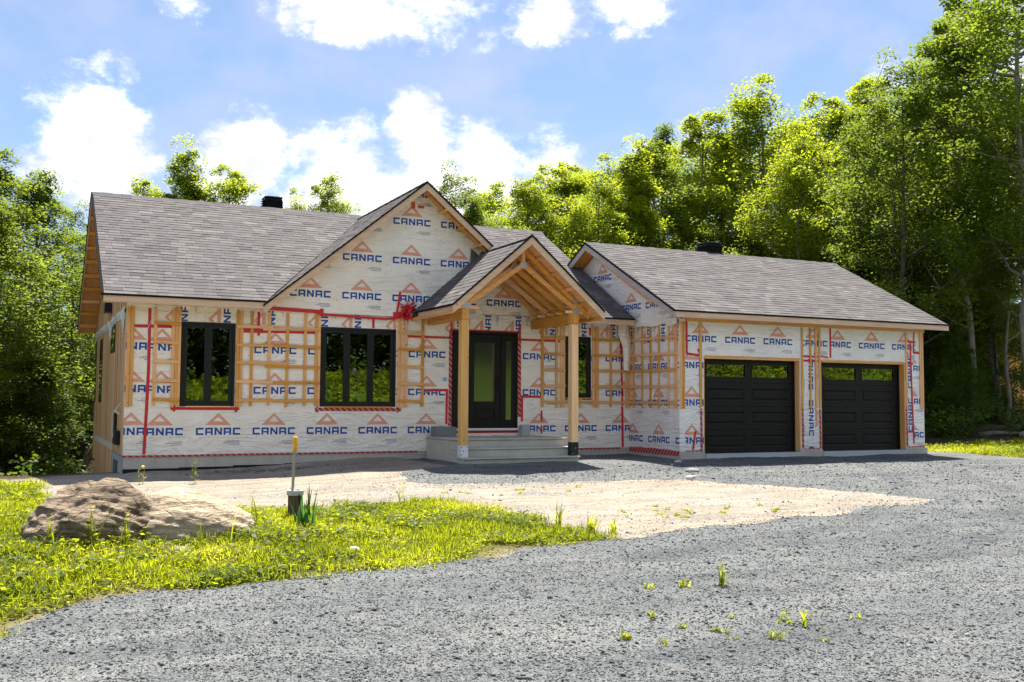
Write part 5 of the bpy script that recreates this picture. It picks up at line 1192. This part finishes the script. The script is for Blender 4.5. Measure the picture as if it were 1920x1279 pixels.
TREES = [
    ('tall', 27.1, 2.4, 17.2, .3, 'tall slim tree cut by the right picture edge, grey trunk', .95), ('tall', 27.6, 5.0, 14.8, 2.0, 'leaning grey trunked tree left of the tallest one', .9), ('ash', 32.9, 8.0, 18.2, 1.0, 'tall feathery tree behind the two grey trunks', 1.15),
    ('airy', 24.6, 4.9, 12.9, 4.1, 'forked pale trunk tree right behind the garage corner', .9), ('maple', 25.4, 12.9, 14.3, 5.0, 'broad yellow green maple topmost behind the garage', 1.05), ('maple2', 28.8, 12.5, 14.0, .7, 'rounder maple just right of the topmost broad one', 1.05), ('oak', 31.3, 12.8, 15.4, 2.2, 'tall maple between the rounder maple and the forked trunk', .9),
    ('maple', 23.9, 8.9, 11.4, 2.6, 'low bright maple over the right end of the garage ridge', .9), ('ash', 24.2, 17.8, 13.4, 3.3, 'narrow crowned tree rising behind the garage roof vent', .9), ('oak', 23.0, 13.6, 13.2, 1.9, 'full rounded maple beside the roof vent', 1.0),
    ('slim', 18.2, 11.6, 10.6, 4.4, 'slim pointed tree over the left end of the garage ridge', 1.25), ('ash', 20.6, 12.8, 11.4, 2.2, 'pale leaved slim tree between pointed tree and vent maple', 1.2), ('maple2', 16.8, 14.2, 10.3, .5, 'twin topped green tree behind the gap between roofs', 1.3), ('maple2', 14.6, 13.0, 9.6, 3.7, 'round green tree behind the main roof right end', .85),
    ('maple', 16.3, 10.9, 9.3, 1.2, 'low maple between main roof and garage roof', .9), ('airy', 13.0, 16.0, 10.2, 5.2, 'dark airy tree just right of the big gable peak', 1.0), ('ash', 12.6, 12.4, 8.4, 2.9, 'small tree under the airy one beside the gable', .9),
    ('oak', 9.4, 21.4, 10.8, .9, 'airy tree top over the ridge left of the big gable', .75), ('maple', 7.0, 16.6, 8.9, 3.0, 'bright yellow green bush top beside the left roof vent', .6), ('maple2', 5.0, 18.2, 9.9, 1.6, 'pointed tree top over the ridge left of the vent', 1.0), ('slim', 3.3, 18.4, 10.6, 4.6, 'pointed bright tree top over the left of the ridge', 1.2), ('oak', 2.2, 19.2, 9.5, 5.6, 'lowest tree top at the left end of the ridge', .9),
    ('ash', -2.2, 10.8, 9.6, 2.3, 'slender trunk tree at the left picture edge', 1.15), ('ash', -1.2, 13.8, 9.2, 4.0, 'second slender tree from the left picture edge', 1.15), ('maple2', -2.6, 15.5, 9.0, 1.0, 'fuller green tree behind the two slender left trees', .9), ('airy', -.3, 16.8, 8.6, 1.4, 'tree whose crown meets the left roof verge', .8), ('tall', -3.4, 9.0, 9.8, 5.5, 'leaning bare stemmed tree at the far left', .9),
]
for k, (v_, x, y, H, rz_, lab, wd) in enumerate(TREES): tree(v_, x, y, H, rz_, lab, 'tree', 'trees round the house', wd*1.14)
for (v_, x, y, H, rz_) in (('maple2', 19.0, 17.0, 11.2, .4), ('maple', 21.4, 18.6, 12.0, 2.1), ('dark', 27.0, 17.5, 13.6, 3.0), ('maple2', 29.6, 16.4, 13.4, 4.4), ('dark', 33.6, 15.8, 15.0, 5.1), ('maple', 36.0, 13.0, 15.6, .9), ('dark', 17.6, 17.6, 10.0, 1.7), ('maple2', 15.4, 18.0, 10.2, 2.8)): tree(v_, x, y, H, rz_, 'green tree filling the second row behind the maples', 'tree', 'second row of trees', 1.15)
r_ = random.Random(8)
GL = [(-4.6, 7.5, 3.6), (-3.0, 11.5, 4.4), (-1.2, 11.0, 3.6), (-2.2, 14.5, 5.2), (-.8, 19, 5.5), (-5.0, 13.0, 5.6), (-3.6, 18.0, 6.2), (.6, 21, 6.0)]
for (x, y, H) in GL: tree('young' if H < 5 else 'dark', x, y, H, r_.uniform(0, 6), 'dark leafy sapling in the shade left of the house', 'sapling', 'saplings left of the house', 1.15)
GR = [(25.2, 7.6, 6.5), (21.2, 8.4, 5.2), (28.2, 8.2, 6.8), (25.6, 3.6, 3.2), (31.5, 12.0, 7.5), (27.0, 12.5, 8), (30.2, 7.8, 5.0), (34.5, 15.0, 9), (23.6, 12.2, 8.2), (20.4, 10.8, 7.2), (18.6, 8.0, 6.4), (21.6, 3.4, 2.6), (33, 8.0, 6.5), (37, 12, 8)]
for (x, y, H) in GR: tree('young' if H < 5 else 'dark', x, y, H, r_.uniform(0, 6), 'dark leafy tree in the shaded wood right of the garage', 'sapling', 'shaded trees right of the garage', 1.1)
for (x, y, H, v_) in ((29.6, 4.2, 13, 'tall'), (28.4, 8.2, 13, 'ash'), (31.6, 6.6, 13, 'tall'), (26.0, 8.2, 12, 'tall'), (33.0, 10.0, 14, 'ash')): tree(v_, x, y, H, r_.uniform(0, 6), 'straight thin stemmed tree deep in the wood right of the garage', 'tree', 'thin stems in the wood', .8)
# trees on the bank behind the camera: the front windows mirror them
for k in range(15):
    x = -6+k*5.4+r_.uniform(-1, 1); tree(r_.choice(('dark', 'maple', 'maple2', 'tall')), x, -50-r_.uniform(0, 5), r_.uniform(10, 12), r_.uniform(0, 6), 'roadside tree seen only mirrored in the front windows', 'tree', 'trees mirrored in the windows', 1.25)
# far wood: one mass of foliage behind everything
def far_wood():
    g = np.random.default_rng(44); C_ = []; Rd = []
    for k in range(330):
        if k < 110: x, y = g.uniform(-22, 8), g.uniform(24, 48); H = g.uniform(5.5, 8)
        elif k < 200: x, y = g.uniform(8, 26), g.uniform(26, 52); H = g.uniform(6, 8.5)
        else: x, y = g.uniform(24, 80), g.uniform(16, 55); H = g.uniform(8, 13)
        if sdist(CLEAR, np.array([x]), np.array([y]))[0] < 1: continue
        z0 = float(hgt(x, y))
        for q in range(12):
            t_ = g.uniform(.05, 1); r0 = 1.7*math.sin(math.pi*(.12+.8*t_)); a = g.uniform(0, 6.28)
            C_.append((x+math.cos(a)*r0, y+math.sin(a)*r0, z0+H*t_)); Rd.append(g.uniform(.7, 1.2))
    V, F, tone = leaf_cloud(np.array(C_), np.array(Rd), 34, g, .26, .4)
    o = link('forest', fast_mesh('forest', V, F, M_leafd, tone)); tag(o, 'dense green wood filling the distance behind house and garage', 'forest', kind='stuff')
far_wood()
def mirrored_wood():
    g = np.random.default_rng(46); C_ = []; Rd = []
    for k in range(3400):
        x, y = g.uniform(-14, 80), g.uniform(-62, -49.5); C_.append((x, y, float(hgt(x, y))+g.uniform(.2, 6.5))); Rd.append(g.uniform(.8, 1.4))
    V, F, tone = leaf_cloud(np.array(C_), np.array(Rd), 30, g, .42, .4)
    o = link('forest', fast_mesh('forest', V, F, M_leafd, tone)); tag(o, 'dark wood across the road, mirrored in the front windows', 'forest', kind='stuff')
mirrored_wood()
def bank_grass():
    g = np.random.default_rng(48); C_ = []; Rd = []
    for k in range(1900):
        x, y = g.uniform(-10, 80), g.uniform(-49, -30); C_.append((x, y, float(hgt(x, y))+g.uniform(0, .3))); Rd.append(g.uniform(.35, .9))
    V, F, tone = leaf_cloud(np.array(C_), np.array(Rd), 26, g, .30, .35, .5)
    o = link('grass', fast_mesh('grass', V, F, M_leafy, tone)); tag(o, 'rough grass bank across the road, mirrored in window glass', 'grass', kind='stuff')
bank_grass()
# undergrowth at the wood's edge
def undergrowth():
    g = np.random.default_rng(45); C_ = []; Rd = []
    for k in range(240):
        if k < 110: x, y = g.uniform(-6, -.6), g.uniform(3.5, 16)
        else: x, y = g.uniform(18.8, 36), g.uniform(.8, 12)
        if x > 27 and y < 4: continue
        z0 = float(hgt(x, y)); C_.append((x, y, z0+g.uniform(.1, .9))); Rd.append(g.uniform(.35, .8))
    V, F, tone = leaf_cloud(np.array(C_), np.array(Rd), 60, g, .12, .35)
    o = link('undergrowth', fast_mesh('undergrowth', V, F, M_leafd, tone)); tag(o, 'low leafy undergrowth along the edge of the wood', 'undergrowth', kind='stuff')
undergrowth()
# fallen logs and the timber shed in the clearing
LOGS = [((26.2, 1.8), (29.6, 3.4), .10, 'long pale fallen log at the edge of the clearing'), ((25.8, 3.0), (28.8, 2.4), .08, 'fallen log crossing behind the long pale one'), ((27.4, 1.2), (30.2, 1.9), .07, 'thin fallen branch nearest the sunlit grass'), ((29.0, 3.6), (31.6, 5.2), .11, 'stout fallen log in the bare clearing')]
for (a, b, r0, lab) in LOGS:
    mb = MB(); za, zb = float(hgt(*a)), float(hgt(*b)); n = 6
    mb.tube([(a[0]+(b[0]-a[0])*k/n+.06*math.sin(k*2), a[1]+(b[1]-a[1])*k/n, za+(zb-za)*k/n+r0*.8+.03*math.sin(k*1.7)) for k in range(n+1)], [r0*(1-.3*k/n) for k in range(n+1)], 8)
    tag(part('fallen_log', mb, M_dead, None, smooth=True), lab, 'log')
sx, sy = 41.5, 12.5; szz = float(hgt(sx, sy))
sh = thing('timber_shed', 'tan boarded timber building half hidden behind the right hand trunks', 'building', (sx, sy, szz-.3))
for k in range(26):
    mb = MB(); mb.box((-3.0+k*.235, -.02+.008*(k % 3), 0), (-3.0+k*.235+.225, .03, 4.2)); part('board', mb, M_woodz, sh)
mb = MB(); mb.box((-3.0, .04, 0), (3.1, 4, 4.2)); part('wall', mb, M_board, sh)
mb = MB(); mb.prism([(-3.4, -.5, 4.1), (-3.4, 2, 5.6), (-3.4, 4.5, 4.1)], (6.9, 0, 0)); part('roof', mb, M_under, sh)
mb = MB(); mb.box((-1.2, -.05, 1.4), (-.2, -.025, 2.6)); part('window', mb, M_black, sh)
print('objects', len(bpy.data.objects))
